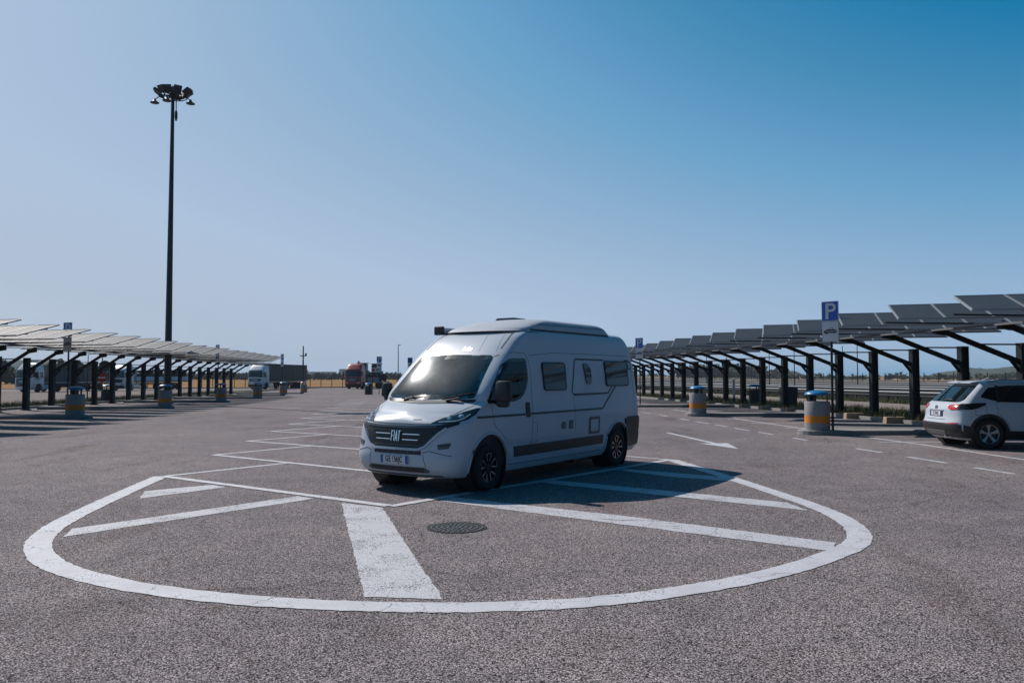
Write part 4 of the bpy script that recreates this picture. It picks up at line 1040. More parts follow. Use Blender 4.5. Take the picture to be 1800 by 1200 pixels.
# black decor stripes
def stripe_on(pts, w_, fn, name="decor_stripe", m=M_DECAL, off=0.0035): return panel(strip_poly(pts, w_), fn, off, name, m, van, 0.07, 0.005)
stripe_on([(0.62, 1.082), (0.86, 1.082), (1.86, 1.082)], .034, vn); stripe_on([(2.02, 1.085), (4.36, 1.09), (4.93, 1.478)], .034, vn)
stripe_on([(4.56, 1.965), (3.54, 1.965), (3.50, 1.93), (3.33, 1.40), (3.38, 1.355), (4.62, 1.362), (4.79, 1.478)], .030, vn)
stripe_on([(5.40, 1.965), (5.58, 1.965)], .032, vn); stripe_on([(0.62, 1.082), (1.86, 1.082), (4.36, 1.09)], .034, vo)
# round winged badge at the rear end of the stripe
B = MB()
cen = (5.585, 1.875)
vs = []; n = 20
for rr, o_ in ((0.085, .006), (0.062, .006)):
    for k in range(n):
        a = 2 * math.pi * k / n; vs.append(vn(cen[0] + rr * .8 * math.cos(a), cen[1] + rr * math.sin(a), o_))
B.add(vs, [(k, (k + 1) % n, n + (k + 1) % n, n + k) for k in range(n)])
for dz in (-.05, -.085): B.add([vn(cen[0] - .16, cen[1] + dz + .13, .007), vn(cen[0] - .05, cen[1] + dz, .007), vn(cen[0] - .03, cen[1] + dz + .03, .007)], [(0, 1, 2)])
B.build("emblem", M_DECAL, van, 0, fix=False)
# lower moulding, door handle, seams, flaps, vents
panel([(1.56, .605), (4.42, .615), (4.39, .455), (1.58, .445)], vn, 0.014, "side_moulding", M_BLACK, van, 0.1, 0.02)
panel([(1.56, .605), (4.42, .615), (4.39, .455), (1.58, .445)], vo, 0.014, "side_moulding", M_BLACK, van, 0.1, 0.02)
panel(round_poly([(1.88, 1.265), (1.985, 1.265), (1.985, 1.035), (1.88, 1.035)], .03, 4), vn, 0.016, "door_handle", M_BLACK, van, 0.06, 0.02)
def seam(pts, fn=vn, w_=0.008): panel(strip_poly(pts, w_), fn, 0.0015, "panel_gap", M_SEAM, van, 0.06, 0.003)
seam([(2.03, .40), (2.05, .80), (2.07, 1.2), (2.09, 1.75), (2.06, 1.93), (1.98, 2.03), (1.66, 2.04), (1.46, 2.0), (1.32, 1.92)])
seam([(1.36, .46), (1.34, .72), (1.2, .86), (1.10, .90), (1.03, .98), (1.00, 1.12), (0.99, 1.24)])
seam([(2.10, 2.0), (2.8, 2.055), (4.2, 2.06), (5.55, 2.055)]); seam([(3.36, 1.33), (3.40, .98), (3.40, .64)], w_=.006)
seam([(1.99, .63), (2.20, .63), (2.20, .95), (2.07, .95)], w_=.006); seam([(5.68, .42), (5.68, 1.2), (5.64, 2.0)], w_=.007)
seam([(1.42, .34), (2.4, .335), (4.4, .34)], w_=.01)
fl = round_poly([(3.87, .955), (4.24, .955), (4.24, .655), (3.87, .655)], .03, 3)
pf = panel(fl, vn, 0.010, "service_flap", M_WHITE, van, 0.1, 0.015); ring(fl, .045, vn, 0.016, "flap_frame", M_GREYTRIM, pf, 0.012)
panel(round_poly([(2.93, .875), (2.99, .925), (3.06, .90), (3.06, .80), (2.95, .79)], .02, 3), vn, 0.012, "vent_cap", M_GREYTRIM, van, .1, .015)
panel(round_poly([(3.18, .93), (3.30, .93), (3.30, .785), (3.18, .785)], .015, 3), vn, 0.012, "socket_cover", M_GREYTRIM, van, .1, .015)
# rear corner bumper, tail lamp
rb = round_poly([(5.24, .87), (5.42, .90), (5.92, .90), (5.92, .36), (5.50, .33), (5.38, .36)], .03, 3)
panel(rb, vn, 0.022, "rear_bumper_corner", M_BLACK, van, .04, .03); panel(rb, vo, 0.022, "rear_bumper_corner", M_BLACK, van, .04, .03)
panel([(-.88, .88), (.88, .88), (.88, .36), (-.88, .36)], vr, 0.02, "rear_bumper", M_BLACK, van, .06, .03)
for fn in (vn, vo): panel(round_poly([(5.84, 1.55), (5.90, 1.55), (5.925, .93), (5.84, .93)], .02, 3), fn, .012, "tail_lamp", M_RED, van, .03, .02)
panel(round_poly([(-.70, 1.95), (.70, 1.95), (.75, 1.45), (-.75, 1.45)], .08, 4), vr, .01, "rear_window", M_DARKGLASS, van, .08, .012)
# nose: grille, bars, badge, slot, lower grille, plate, headlamps, fog recesses
G = round_poly([(-.70, .985), (-.30, .965), (.30, .965), (.70, .985), (.90, 1.03), (.935, 1.0), (.70, .90), (.60, .80), (.50, .685), (.40, .655), (-.40, .655), (-.50, .685), (-.60, .80), (-.70, .90), (-.935, 1.0), (-.90, 1.03)], .03, 3)
gr = panel(G, vf, 0.006, "grille", M_BLACK, van, .04, .02)
def gbar(y0, y1, z0, m=M_CHROME, h=.011, off=.018, name="grille_bar"): panel([(y0, z0), (y1, z0), (y1, z0 + h), (y0, z0 + h)], vf, off, name, m, gr, .05, .016)
gbar(-.42, -.12, .842); gbar(.12, .42, .842); gbar(-.40, -.12, .765); gbar(.12, .40, .765); gbar(-.42, .42, .690, M_GREYTRIM); gbar(-.46, .46, .735, M_BLACK, .02, .015); gbar(-.46, .46, .80, M_BLACK, .02, .015); gbar(-.5, .5, .885, M_BLACK, .02, .015)
panel(strip_poly([(-.66, .962), (-.3, .945), (.3, .945), (.66, .962)], .020), vf, .014, "chrome_strip", M_GREYTRIM, gr, .05, .012)
panel(strip_poly([(.80, .945), (.64, .80), (.515, .675), (.41, .638), (-.41, .638), (-.515, .675), (-.64, .80), (-.80, .945)], .032), vf, .024, "grille_surround", M_WHITE, van, .04, .02)
# raised letters of the badge
def letters(name, glyphs, x0, z0, h, m, parent, off):
    B = MB(); x = x0
    for quads, adv in glyphs:
        for q in quads:
            vs = [vf(-x - a, z0 + b * h, off) for a, b in q] + [vf(-x - a, z0 + b * h, off - .014) for a, b in q]; n = len(q)
            B.add(vs, [tuple(range(n)), tuple(range(n, 2 * n))[::-1]] + [(i, n + i, n + (i + 1) % n, (i + 1) % n) for i in range(n)])
        x += adv
    return B.build(name, m, parent, 0)
k = .013
gF = ([[(0, 0), (k, 0), (k, 1), (0, 1)], [(k, 1), (k, .90), (.040, .90), (.040, 1)], [(k, .56), (k, .46), (.034, .46), (.034, .56)]], .052)
gI = ([[(0, 0), (k, 0), (k, 1), (0, 1)]], .024)
gA = ([[(0, 0), (k, 0), (.030, 1), (.018, 1)], [(.036, 0), (.049, 0), (.031, 1), (.019, 1)], [(.009, .26), (.040, .26), (.037, .36), (.012, .36)]], .052)
gT = ([[(0, .90), (.046, .90), (.046, 1), (0, 1)], [(.017, 0), (.030, 0), (.030, .90), (.017, .90)]], .05)
letters("badge_letters", [gF, gI, gA, gT], -.088, .745, .145, M_CHROME, gr, .03)
panel([(-.47, .622), (.42, .622), (.42, .568), (-.47, .568)], vf, .004, "bumper_slot", M_BLACK, van, .05, .015)
for yy in (-.36, -.24, -.12, 0, .12, .24, .34): panel([(yy - .006, .617), (yy + .006, .617), (yy + .006, .576), (yy - .006, .576)], vf, .008, "slot_rib", M_GREYTRIM, van, .05, .01)
panel(round_poly([(-.52, .395), (.52, .395), (.60, .345), (.55, .315), (-.55, .315), (-.60, .345)], .015, 2), vf, .004, "lower_grille", M_GREYTRIM, van, .05, .015)
for zz in (.335, .355, .375): panel([(-.5, zz - .004), (.5, zz - .004), (.5, zz + .004), (-.5, zz + .004)], vf, .009, "lower_grille_slat", M_BLACK, van, .05, .01)
panel([(-.70, .285), (.70, .285), (.74, .265), (-.74, .265)], vf, .012, "bumper_lip", M_GREYTRIM, van, .05, .03)
for s in (1, -1):
    seam([(s * .50, .575), (s * .52, .50), (s * .56, .32)], vf); seam([(s * .50, .60), (s * .60, .625), (s * .9, .56)], vf, .01)
    panel(round_poly([(s * .70, .72), (s * .88, .745), (s * .86, .665), (s * .72, .645)], .02, 3), vf, .004, "fog_lamp_recess", M_GREYTRIM, van, .03, .012)
    panel([(s * .72, .70), (s * .86, .72), (s * .86, .71), (s * .72, .69)], vf, .010, "fog_lamp_louvre", M_BLACK, van, .03, .008)
pl = panel([(-.26, .545), (.26, .545), (.26, .435), (-.26, .435)], vf, .022, "number_plate", M_PLATE, van, .06, .02)
for a, b in ((-.26, -.215), (.215, .26)): panel([(a, .545), (b, .545), (b, .435), (a, .435)], vf, .0235, "plate_band", M_PLATEBLUE, pl, .06, .004)
def lay_text(txt, size, sx, fn, u0, v0, off, name, m, parent, flip=1, depth=.0):
    vs, fs = text_mesh(txt, size, depth, sx); B = MB(); B.add([fn(u0 + flip * x, v0 + y, off) for x, y, z in vs], fs); return B.build(name, m, parent, 0, fix=False)
lay_text("GE 156JC", .115, .72, vf, 0, .490, .0245, "plate_characters", M_INK, pl, -1)
# headlamps: black housing, lenses, light guide
for s in (1, -1):
    H = round_poly([(s * .55, 1.002), (s * .62, 1.045), (s * .74, 1.108), (s * .86, 1.165), (s * .955, 1.208), (s * .996, 1.212), (s * .998, 1.13), (s * .97, 1.06), (s * .90, 1.025), (s * .75, 1.005)], .012, 2)
    hl = panel(H, vf, .007, "headlamp", M_GLOSSBLACK, van, .03, .02)
    panel(strip_poly([(s * .66, 1.022), (s * .86, 1.038), (s * .92, 1.065), (s * .945, 1.125)], .014), vf, .014, "light_guide", M_LAMP, hl, .03, .008)
    for yy, zz, r_ in ((.76, 1.066, .028), (.87, 1.098, .032)):
        c_ = vf(s * yy, zz, .004); nrm = (vf(s * yy, zz, .03) - c_).normalized(); M = basis(c_, nrm.orthogonal(), nrm.cross(nrm.orthogonal()))
        B = MB(); B.lathe([(r_ * 1.25, 0), (r_ * 1.2, .010), (r_ * .9, .012), (r_ * .5, .017), (.0005, .019)], 16, M); B.build("lamp_lens", M_LAMP, hl, 40)
# bonnet: gap lines and the crease along the wing
seam([(-.56, 1.0), (-.3, .992), (.3, .992), (.56, 1.0)], vf, .014)
for s in (1, -1): seam([(s * .55, 1.0), (s * .64, 1.065), (s * .74, 1.135), (s * .83, 1.205), (s * .90, 1.27)], vf, .010)
panel([(-.23, 1.058), (-.37, 1.058), (-.37, 1.050), (-.23, 1.050)], vf, .004, "bonnet_script", M_INK, van, .05, .004)
# scuttle and wipers
panel(round_poly([(-.86, 1.335), (0, 1.30), (.86, 1.335), (.84, 1.285), (0, 1.262), (-.84, 1.285)], .02, 3), vf, .006, "scuttle", M_BLACK, van, .04, .012)
for pv, mid, e0, e1 in (((-.42, 1.29), (-.62, 1.33), (-.80, 1.42), (-.30, 1.325)), ((.40, 1.29), (.20, 1.315), (.02, 1.345), (.52, 1.33))):
    B = MB(); B.tube([vf(*pv, .02), vf(*mid, .045), vf((e0[0] + e1[0]) / 2, (e0[1] + e1[1]) / 2 + .012, .04)], [.016, .012, .008], 8)
    B.tube([vf(e0[0] + (e1[0] - e0[0]) * i / 8, e0[1] + (e1[1] - e0[1]) * i / 8, .018) for i in range(9)], .010, 6); B.build("wiper", M_BLACK, van, 40)
panel([(.50, 1.93), (.58, 1.935), (.57, 1.89), (.49, 1.885)], vf, .002, "windscreen_sticker", M_SIGNWHITE, van, .05, .001)
# roof cap gaps
panel(strip_poly([(-.72, 2.36), (-.3, 2.375), (.3, 2.375), (.72, 2.36)], .018), vf, .002, "panel_gap", M_SEAM, van, .05, .004)
for s in (1, -1): panel(strip_poly([(s * .70, 2.365), (s * .74, 2.24), (s * .755, 2.10)], .022), vf, .002, "panel_gap", M_SEAM, van, .05, .004)
seam([(1.93, 2.345), (2.06, 2.385), (2.5, 2.385)], vn, .012)
for i, yy in enumerate((-.60, -.30)): panel(strip_poly([(yy, 2.34), (yy - .10, 2.07)], .012), vf, .003, "roof_rib", M_WHITE, van, .05, .004)
lay_text("laika", .105, 1.0, vf, -.16, 2.095, .005, "roof_lettering", M_ALU, van, -1)
# pop-top shell on the roof
PT = Body(xf=[(2.36, 1.84), (2.40, 1.86), (2.46, 1.98), (2.50, 2.12), (2.54, 2.28), (2.58, 2.44), (2.62, 2.62), (2.65, 2.9)], xr=[(2.36, 5.22), (2.44, 5.22), (2.55, 5.16), (2.60, 5.06), (2.64, 4.92), (2.65, 4.6)],
          w=[(2.36, .80), (2.44, .80), (2.50, .78), (2.57, .745), (2.61, .69), (2.635, .60), (2.65, .42)], Bf=[(2.36, .45), (2.7, .5)], nf=2.6, Br=[(2.36, .2), (2.7, .4)], nr=2.5,
          zs=[2.40, 2.42, 2.44, 2.46, 2.48, 2.50, 2.52, 2.54, 2.56, 2.58, 2.60, 2.615, 2.63, 2.64, 2.647, 2.65])
link("pop_top", PT.mesh("pop_top", 0, nS=40), M_POP, van)
pn = PT.side(-1); panel(strip_poly([(2.32, 2.425), (5.18, 2.425)], .035), pn, .004, "roof_seal", M_BLACK, van, .1, .01)
panel(strip_poly([(2.45, 2.525), (4.95, 2.545)], .012), pn, .002, "roof_groove", M_GREYTRIM, van, .1, .004)
B = MB(); B.box((3.1, .12, 2.665), (.42, .42, .05), None, 0, .85); B.build("roof_vent", M_SMOKE, van, 0, bevel=.01)
B = MB(); B.box((3.72, .865, 2.44), (3.35, .16, .12)); B.build("awning", M_POP, van, 0, bevel=.03)
B = MB(); B.box((2.02, .865, 2.445), (.07, .19, .15)); B.build("awning_end_cap", M_BLACK, van, 0, bevel=.02)
# mirrors
for s in (1, -1):
    mr = MB(); q_ = 1.0 if s < 0 else .62; mr.box((1.02, s * 1.20 if s < 0 else 1.12, 1.455), (.15, .24 * q_, .30 * (q_ + .15 * (s > 0))), None, 0, .92); mr.box((1.03, s * 1.18 if s < 0 else 1.1, 1.27 if s < 0 else 1.33), (.13, .18 * q_, .10))
    mr.bar((1.10, s * .99, 1.30), (1.05, s * 1.12, 1.28), .10, .07); mo = mr.build("wing_mirror", M_BLACK, van, 40, bevel=.035)
    q = MB(); q.box((1.099, s * 1.20, 1.47), (.006, .17, .20)); q.box((1.099, s * 1.19, 1.28), (.006, .13, .06)); q.build("mirror_glass", M_CHROME, mo, 0)
st = MB(); st.add([vn(1.30, 1.42, .006), vn(1.40, 1.42, .006), vn(1.40, 1.31, .006), vn(1.30, 1.31, .006)], [(0, 1, 2, 3)]); st.build("window_sticker", M_SIGNWHITE, van, 0, fix=False)
# cab inside: dashboard, wheel, seats
B = MB(); B.box((1.02, 0, 1.10), (.44, 1.66, .36)); B.box((1.24, -.0, .95), (.30, 1.5, .5)); B.box((1.10, -.42, 1.31), (.24, .40, .10)); B.build("dashboard", M_INT, van, 0, bevel=.04)
B = MB(); c_ = Vector((1.42, -.45, 1.24)); ax = Vector((-.5, 0, .86)).normalized(); u_ = ax.orthogonal().normalized(); w_ = ax.cross(u_)
B.tube([c_ + (u_ * math.cos(a) + w_ * math.sin(a)) * .20 for a in [R(20 * i) for i in range(19)]], .018, 8); B.bar(c_ - u_ * .19, c_ + u_ * .19, .04, .03); B.build("steering_wheel", M_BLACK, van, 40)
for s in (.46, -.46):
    B = MB(); B.box((1.85, s, .95), (.52, .50, .16)); B.box((2.10, s, 1.30), (.14, .48, .64), Matrix.Translation((2.1, 0, 1.3)) @ Matrix.Rotation(R(10), 4, 'Y') @ Matrix.Translation((-2.1, 0, -1.3))); B.box((2.20, s, 1.72), (.10, .27, .19)); B.build("seat", M_SEAT, van, 0, bevel=.04)
B = MB(); B.box((3.0, 0, 1.3), (.04, 1.7, 2.0)); B.build("bulkhead", M_INT, van, 0)
# wheels
def wheel(parent, x, y, r, rw, w_, dark=True, rimr=None, name="wheel"):
    sg = 1 if y > 0 else -1
    t = bpy.data.objects.new(name, None); C.objects.link(t); t.parent = parent; t.location = (x, y, r); t.empty_display_size = .2
    M = Matrix.Rotation(R(-90) * sg, 4, 'X')          # lathe z -> outward
    B = MB(); B.lathe([(rw, -w_ / 2), (r - .045, -w_ / 2 - .004), (r - .012, -w_ / 2 + .02), (r, -w_ / 2 + .05), (r, w_ / 2 - .05), (r - .012, w_ / 2 - .02), (r - .045, w_ / 2 + .004), (rw + .01, w_ / 2 - .006), (rw, w_ / 2 - .02)], 44, M, capA=False, capB=False)
    for k in range(3):
        zz = -w_ / 4 + k * w_ / 4; B.lathe([(r + .0005, zz - .004), (r + .001, zz), (r + .0005, zz + .004)], 44, M, capA=False, capB=False)
    B.build("tyre", M_TYRE, t, 50)
    B = MB(); B.lathe([(rw + .002, w_ / 2 - .028), (rw - .006, w_ / 2 - .006), (rw - .016, w_ / 2 - .010), (rw - .03, w_ / 2 - .07), (.06, w_ / 2 - .085), (.0005, w_ / 2 - .085)], 44, M, capA=False, capB=False); B.build("rim", M_RIMDARK, t, 50)
    if dark:
        B, E_ = MB(), MB()
        for k in range(5):
            a = 2 * math.pi * k / 5 + R(18)
            for q in (-1, 1):
                def P(rr, an, z): return M @ Vector((rr * math.cos(an), rr * math.sin(an), z))
                z0 = w_ / 2 - .028
                a0, a1, b0, b1 = a + q * .05, a + q * .22, a + q * .34, a + q * .47
                B.add([P(.05, a - .1, z0), P(.05, a + .1, z0), P(rw - .012, a + q * .46, z0 + .014), P(rw - .012, a + q * .30, z0 + .014), P(.05, a - .1, z0 - .03), P(.05, a + .1, z0 - .03), P(rw - .012, a + q * .46, z0 - .03), P(rw - .012, a + q * .30, z0 - .03)],
                      [(0, 1, 2, 3), (7, 6, 5, 4), (0, 4, 5, 1), (1, 5, 6, 2), (2, 6, 7, 3), (3, 7, 4, 0)])
                E_.add([P(.085, a + q * .10, z0 + .003), P(.085, a + q * .30, z0 + .003), P(rw - .012, a + q * .37, z0 + .016), P(rw - .012, a + q * .30, z0 + .016)], [(0, 1, 2, 3)])
            E_.add([M @ Vector((rr * math.cos(a + an), rr * math.sin(a + an), w_ / 2 - .010)) for rr in (rw - .022, rw - .008) for an in (-.30, -.15, 0, .15, .30)], [(i, i + 1, 6 + i, 5 + i) for i in range(4)])
        B.lathe([(.07, w_ / 2 - .04), (.06, w_ / 2 - .018), (.0005, w_ / 2 - .016)], 20, M, capA=False, capB=False)
        B.build("spokes", M_RIMDARK, t, 0); E_.build("machined_edge", M_RIMCUT, t, 0, fix=True)
    else:
        B = MB()
        for k in range(5):
            a = 2 * math.pi * k / 5 + R(-54 + 36)
            def P(rr, an, z): return M @ Vector((rr * math.cos(an), rr * math.sin(an), z))
            z0 = w_ / 2 - .02
            B.add([P(.03, a - .5, z0 - .012), P(.03, a + .5, z0 - .012), P(rw - .012, a + .20, z0), P(rw - .012, a - .20, z0), P(.03, a - .5, z0 - .05), P(.03, a + .5, z0 - .05), P(rw - .012, a + .20, z0 - .05), P(rw - .012, a - .20, z0 - .05)],
                  [(0, 1, 2, 3), (7, 6, 5, 4), (0, 4, 5, 1), (1, 5, 6, 2), (2, 6, 7, 3), (3, 7, 4, 0)])
        B.lathe([(.06, w_ / 2 - .05), (.05, w_ / 2 - .018), (.0005, w_ / 2 - .016)], 20, M, capA=False, capB=False)
        B.lathe([(rw - .004, w_ / 2 - .03), (rw - .004, w_ / 2 - .004), (rw - .018, w_ / 2 - .008), (rw - .022, w_ / 2 - .03)], 44, M, capA=False, capB=False)
        B.build("spokes", M_RIMSILVER, t, 30)
    return t
for x in (.948, 4.983):
    for s in (1, -1):
        wt = wheel(van, x, s * .885, .345, .222, .225)
        if x < 2: wt.rotation_euler = (0, 0, R(3))
for (x, y, z) in arch:
    sg = 1 if y > 0 else -1
    B = MB(); M = Matrix.Translation((x, sg * .655, z)) @ Matrix.Rotation(R(-90) * sg, 4, 'X'); B.lathe([(.0005, .0), (.443, .0), (.443, .325)], 40, M, capA=False, capB=False); B.build("wheel_arch_liner", M_BLACK, van, 40)
    B = MB(); fn = vn if y < 0 else vo
    pts = [fn(x + .466 * math.cos(a), z + .466 * math.sin(a), .006) for a in [R(-8 + 196 * i / 24) for i in range(25)]]
    B.tube(pts, .017, 8); B.build("arch_lip", M_WHITE, van, 50)
B = MB(); B.box((3.0, 0, .235), (3.6, 1.3, .10)); B.tube([(1.6, -.3, .22), (5.6, -.3, .22)], .05, 8); B.box((4.2, -.62, .24), (.9, .3, .16)); B.box((1.0, 0, .25), (.3, 1.5, .08)); B.box((4.98, 0, .33), (.1, 1.6, .1)); B.build("underbody", M_BLACK, van, 0)
# ================================================================== THE WHITE SUV
def car_root(): 
    # contact of the near rear tyre (left side, towards the viewer) and heading (forward) azimuth 92
    fw = Vector((math.sin(R(92)), math.cos(R(92)), 0)); bx = -fw            # local +x runs back from the nose
    rz = math.atan2(bx.y, bx.x); ly = Vector((-math.sin(rz), math.cos(rz), 0))
    P = Vector((10.90, 18.30, 0)); o = P - bx * 3.575 - ly * (0.84)
    return thing("parked_suv", "white compact SUV parked in the right carport bay, cut by the photo's edge", "car", o, rz)
suv = car_root()
zs = [.20, .24, .28, .33, .38, .43, .48, .53, .58, .63, .68, .73, .78, .82, .86, .89, .92, .95, .97, .99, 1.01, 1.03, 1.05, 1.08, 1.12, 1.16, 1.2, 1.24, 1.28, 1.32, 1.36, 1.40, 1.43, 1.46, 1.485, 1.505, 1.52, 1.535, 1.548, 1.56, 1.57, 1.578]
SB = Body(xf=[(.20, .20), (.30, .08), (.45, .02), (.6, .0), (.75, .04), (.86, .16), (.92, .38), (.97, .68), (1.01, .95), (1.05, 1.12), (1.2, 1.36), (1.4, 1.72), (1.5, 1.96), (1.55, 2.2), (1.578, 2.5)],
          xr=[(.20, 4.16), (.30, 4.30), (.42, 4.37), (.55, 4.39), (.62, 4.36), (.72, 4.33), (.90, 4.32), (.98, 4.28), (1.03, 4.22), (1.06, 4.17), (1.2, 4.03), (1.4, 3.80), (1.48, 3.70), (1.52, 3.62), (1.56, 3.35), (1.578, 2.9)],
          w=[(.20, .80), (.30, .86), (.42, .895), (.60, .90), (.75, .905), (.90, .895), (1.0, .87), (1.06, .845), (1.2, .79), (1.35, .73), (1.45, .68), (1.5, .65), (1.53, .60), (1.55, .52), (1.57, .36), (1.578, .24)],
          Bf=[(.2, .5), (.9, .6), (1.05, .35), (1.5, .25), (1.578, .2)], nf=2.6, Br=[(.2, .30), (.55, .36), (.9, .36), (1.05, .30), (1.4, .22), (1.55, .25), (1.578, .2)], nr=2.7, zs=zs)
sarch = [(.93, .9, .35), (.93, -.9, .35), (3.575, .9, .35), (3.575, -.9, .35)]
link("body", SB.mesh("body", 0, sarch, 0.40, 0.30, nS=90), M_WHITE, suv)
sn, so_, sr, sf = SB.side(1), SB.side(-1), SB.rear(), SB.front()
for fn in (sn, so_):
    W_ = round_poly([(3.72, 1.185), (3.50, 1.40), (3.05, 1.455), (2.2, 1.465), (1.85, 1.40), (1.35, 1.06), (2.6, 1.06), (3.30, 1.075)], .05, 4)
    sw = panel(W_, fn, .004, "side_window", M_DARKGLASS, suv, .06, .012)
    for xx in (2.42, 3.30): panel([(xx, 1.07), (xx + .07, 1.07), (xx + .02, 1.455), (xx - .05, 1.455)], fn, .008, "window_pillar", M_BLACK, sw, .06, .008)
    panel([(.2, .42), (.45, .46), (1.45, .40), (3.0, .42), (3.1, .43), (4.1, .55), (4.2, .40), (4.0, .24), (.4, .22)], fn, .012, "lower_cladding", M_BLACK, suv, .06, .02) if False else None
    panel([(1.30, .40), (3.22, .42), (3.22, .22), (1.30, .22)], fn, .012, "lower_cladding", M_BLACK, suv, .06, .02)
    panel([(3.93, .50), (4.15, .55), (4.15, .24), (3.90, .24)], fn, .012, "lower_cladding", M_BLACK, suv, .05, .02)
    panel(round_poly([(2.90, .93), (3.12, .935), (3.12, .905), (2.90, .90)], .012, 3), fn, .022, "door_handle", M_WHITE, suv, .05, .02)
    for pts in ([(3.40, 1.06), (3.36, .80), (3.16, .62), (3.10, .42)], [(2.40, 1.05), (2.36, .6), (2.38, .42)], [(3.62, .98), (3.88, .98), (3.88, .78), (3.62, .78), (3.62, .98)]):
        panel(strip_poly(pts, .008), fn, .002, "panel_gap", M_SEAM, suv, .05, .004)
    panel(round_poly([(4.12, 1.035), (3.85, 1.05), (3.60, 1.055), (3.64, 1.01), (3.80, .94), (3.95, .905), (4.12, .90)], .015, 3), fn, .010, "tail_lamp_wing", M_SMOKE, suv, .04, .02)
    panel(strip_poly([(3.95, 1.10), (3.4, 1.06), (2.4, 1.035), (1.2, 1.0)], .012), fn, .003, "shoulder_crease", M_WHITE, suv, .06, .004)
for s in (1, -1):
    panel(round_poly([(s * .44, .985), (s * .56, 1.0), (s * .76, 1.02), (s * .78, .90), (s * .58, .885), (s * .48, .92)], .015, 3), sr, .010, "tail_lamp", M_RED, suv, .03, .02)
    panel(round_poly([(s * .74, 1.02), (s * .865, 1.03), (s * .885, .90), (s * .76, .90)], .008, 2), sr, .012, "lamp_insert", M_SMOKE, suv, .02, .015)
    panel([(s * .52, .575), (s * .80, .60), (s * .80, .575), (s * .52, .555)], sr, .016, "reflector", M_RED, suv, .03, .012)
panel(round_poly([(-.60, 1.445), (.60, 1.445), (.70, 1.12), (.62, 1.06), (-.62, 1.06), (-.70, 1.12)], .06, 4), sr, .006, "rear_window", M_DARKGLASS, suv, .05, .012)
panel([(-.86, .55), (-.5, .575), (.5, .575), (.86, .55), (.86, .26), (-.86, .26)], sr, .014, "rear_bumper", M_BLACK, suv, .04, .02)
panel([(-.45, .40), (.45, .40), (.40, .30), (-.40, .30)], sr, .026, "skid_plate", M_GREYTRIM, suv, .05, .015)
B = MB(); B.box((3.685, 0, 1.522), (.20, 1.06, .035), Matrix.Translation((3.685, 0, 1.522)) @ Matrix.Rotation(R(9), 4, 'Y') @ Matrix.Translation((-3.685, 0, -1.522))); B.build("roof_spoiler", M_WHITE, suv, 30, bevel=.012)
B = MB(); B.prism([(0, 0), (.19, 0), (.02, .075)], .03, basis((3.05, .015, 1.57), (1, 0, 0), (0, 0, 1))); B.build("antenna_fin", M_WHITE, suv, 0, bevel=.008)
for s in (1, -1):
    B = MB(); B.tube([(1.9, s * .60, 1.535), (2.1, s * .595, 1.575), (3.2, s * .575, 1.57), (3.45, s * .56, 1.53)], .016, 8); B.build("roof_rail", M_ALU, suv, 40)
pl = panel([(-.30, .855), (.30, .855), (.30, .72), (-.30, .72)], sr, .008, "plate_recess", M_BLACK, suv, .05, .012)
p2 = panel([(-.25, .845), (.25, .845), (.25, .735), (-.25, .735)], sr, .016, "number_plate", M_PLATE, pl, .05, .008)
for a, b in ((-.25, -.21), (.21, .25)): panel([(a, .845), (b, .845), (b, .735), (a, .735)], sr, .018, "plate_band", M_PLATEBLUE, pl, .05, .004)
lay_text("FZ 784LJ", .105, .70, sr, 0, .790, .019, "plate_characters", M_INK, pl, 1)
B = MB(); c_ = sr(0, .925, .004); B.lathe([(.055, 0), (.05, .014), (.03, .016), (.0005, .016)], 20, basis(c_, (0, 1, 0), (0, 0, 1))); B.build("badge", M_CHROME, suv, 40)
panel([(-.42, .66), (.42, .66), (.42, .65), (-.42, .65)], sr, .003, "panel_gap", M_SEAM, suv, .05, .004)
panel([(-.34, .885), (.34, .885), (.34, .865), (-.34, .865)], sr, .016, "tailgate_trim", M_WHITE, suv, .05, .014)
B = MB(); B.tube([sr(0, 1.09, .02), sr(.22, 1.105, .03), sr(.40, 1.10, .02)], .011, 6); B.build("rear_wiper", M_BLACK, suv, 40)
B = MB(); B.tube([(4.2, .48, .27), (4.37, .48, .265)], .035, 12); B.build("exhaust", M_CHROME, suv, 40)
for x in (.93, 3.575):
    for s in (1, -1): wheel(suv, x, s * .785, .345, .225, .215, dark=False)
for (x, y, z) in sarch:
    sg = 1 if y > 0 else -1; fn = sn if y > 0 else so_
    B = MB(); M = Matrix.Translation((x, sg * .60, z)) @ Matrix.Rotation(R(-90) * sg, 4, 'X'); B.lathe([(.0005, 0), (.395, 0), (.395, .27)], 36, M, capA=False, capB=False); B.build("wheel_arch_liner", M_BLACK, suv, 40)
    B = MB(); a_ = [R(-14 + 208 * i / 24) for i in range(25)]
    vs = [fn(x + r_ * math.cos(a), z + r_ * math.sin(a), o_) for r_, o_ in ((.395, -.02), (.395, .016), (.455, .012), (.46, -.01)) for a in a_]
    B.add(vs, [(j * 25 + i, j * 25 + i + 1, (j + 1) * 25 + i + 1, (j + 1) * 25 + i) for j in range(3) for i in range(24)]); B.build("arch_cladding", M_BLACK, suv, 40)
for s in (1, -1):
    B = MB(); B.box((1.45, s * 1.0, 1.08), (.14, .22, .17), None, 0, .9); B.bar((1.45, s * .84, 1.02), (1.45, s * .95, 1.05), .05, .04); B.build("wing_mirror", M_WHITE, suv, 40, bevel=.03)
panel(round_poly([(-.62, 1.42), (.62, 1.42), (.70, 1.08), (-.70, 1.08)], .06, 4), sf, .006, "windscreen", M_DARKGLASS, suv, .05, .012)
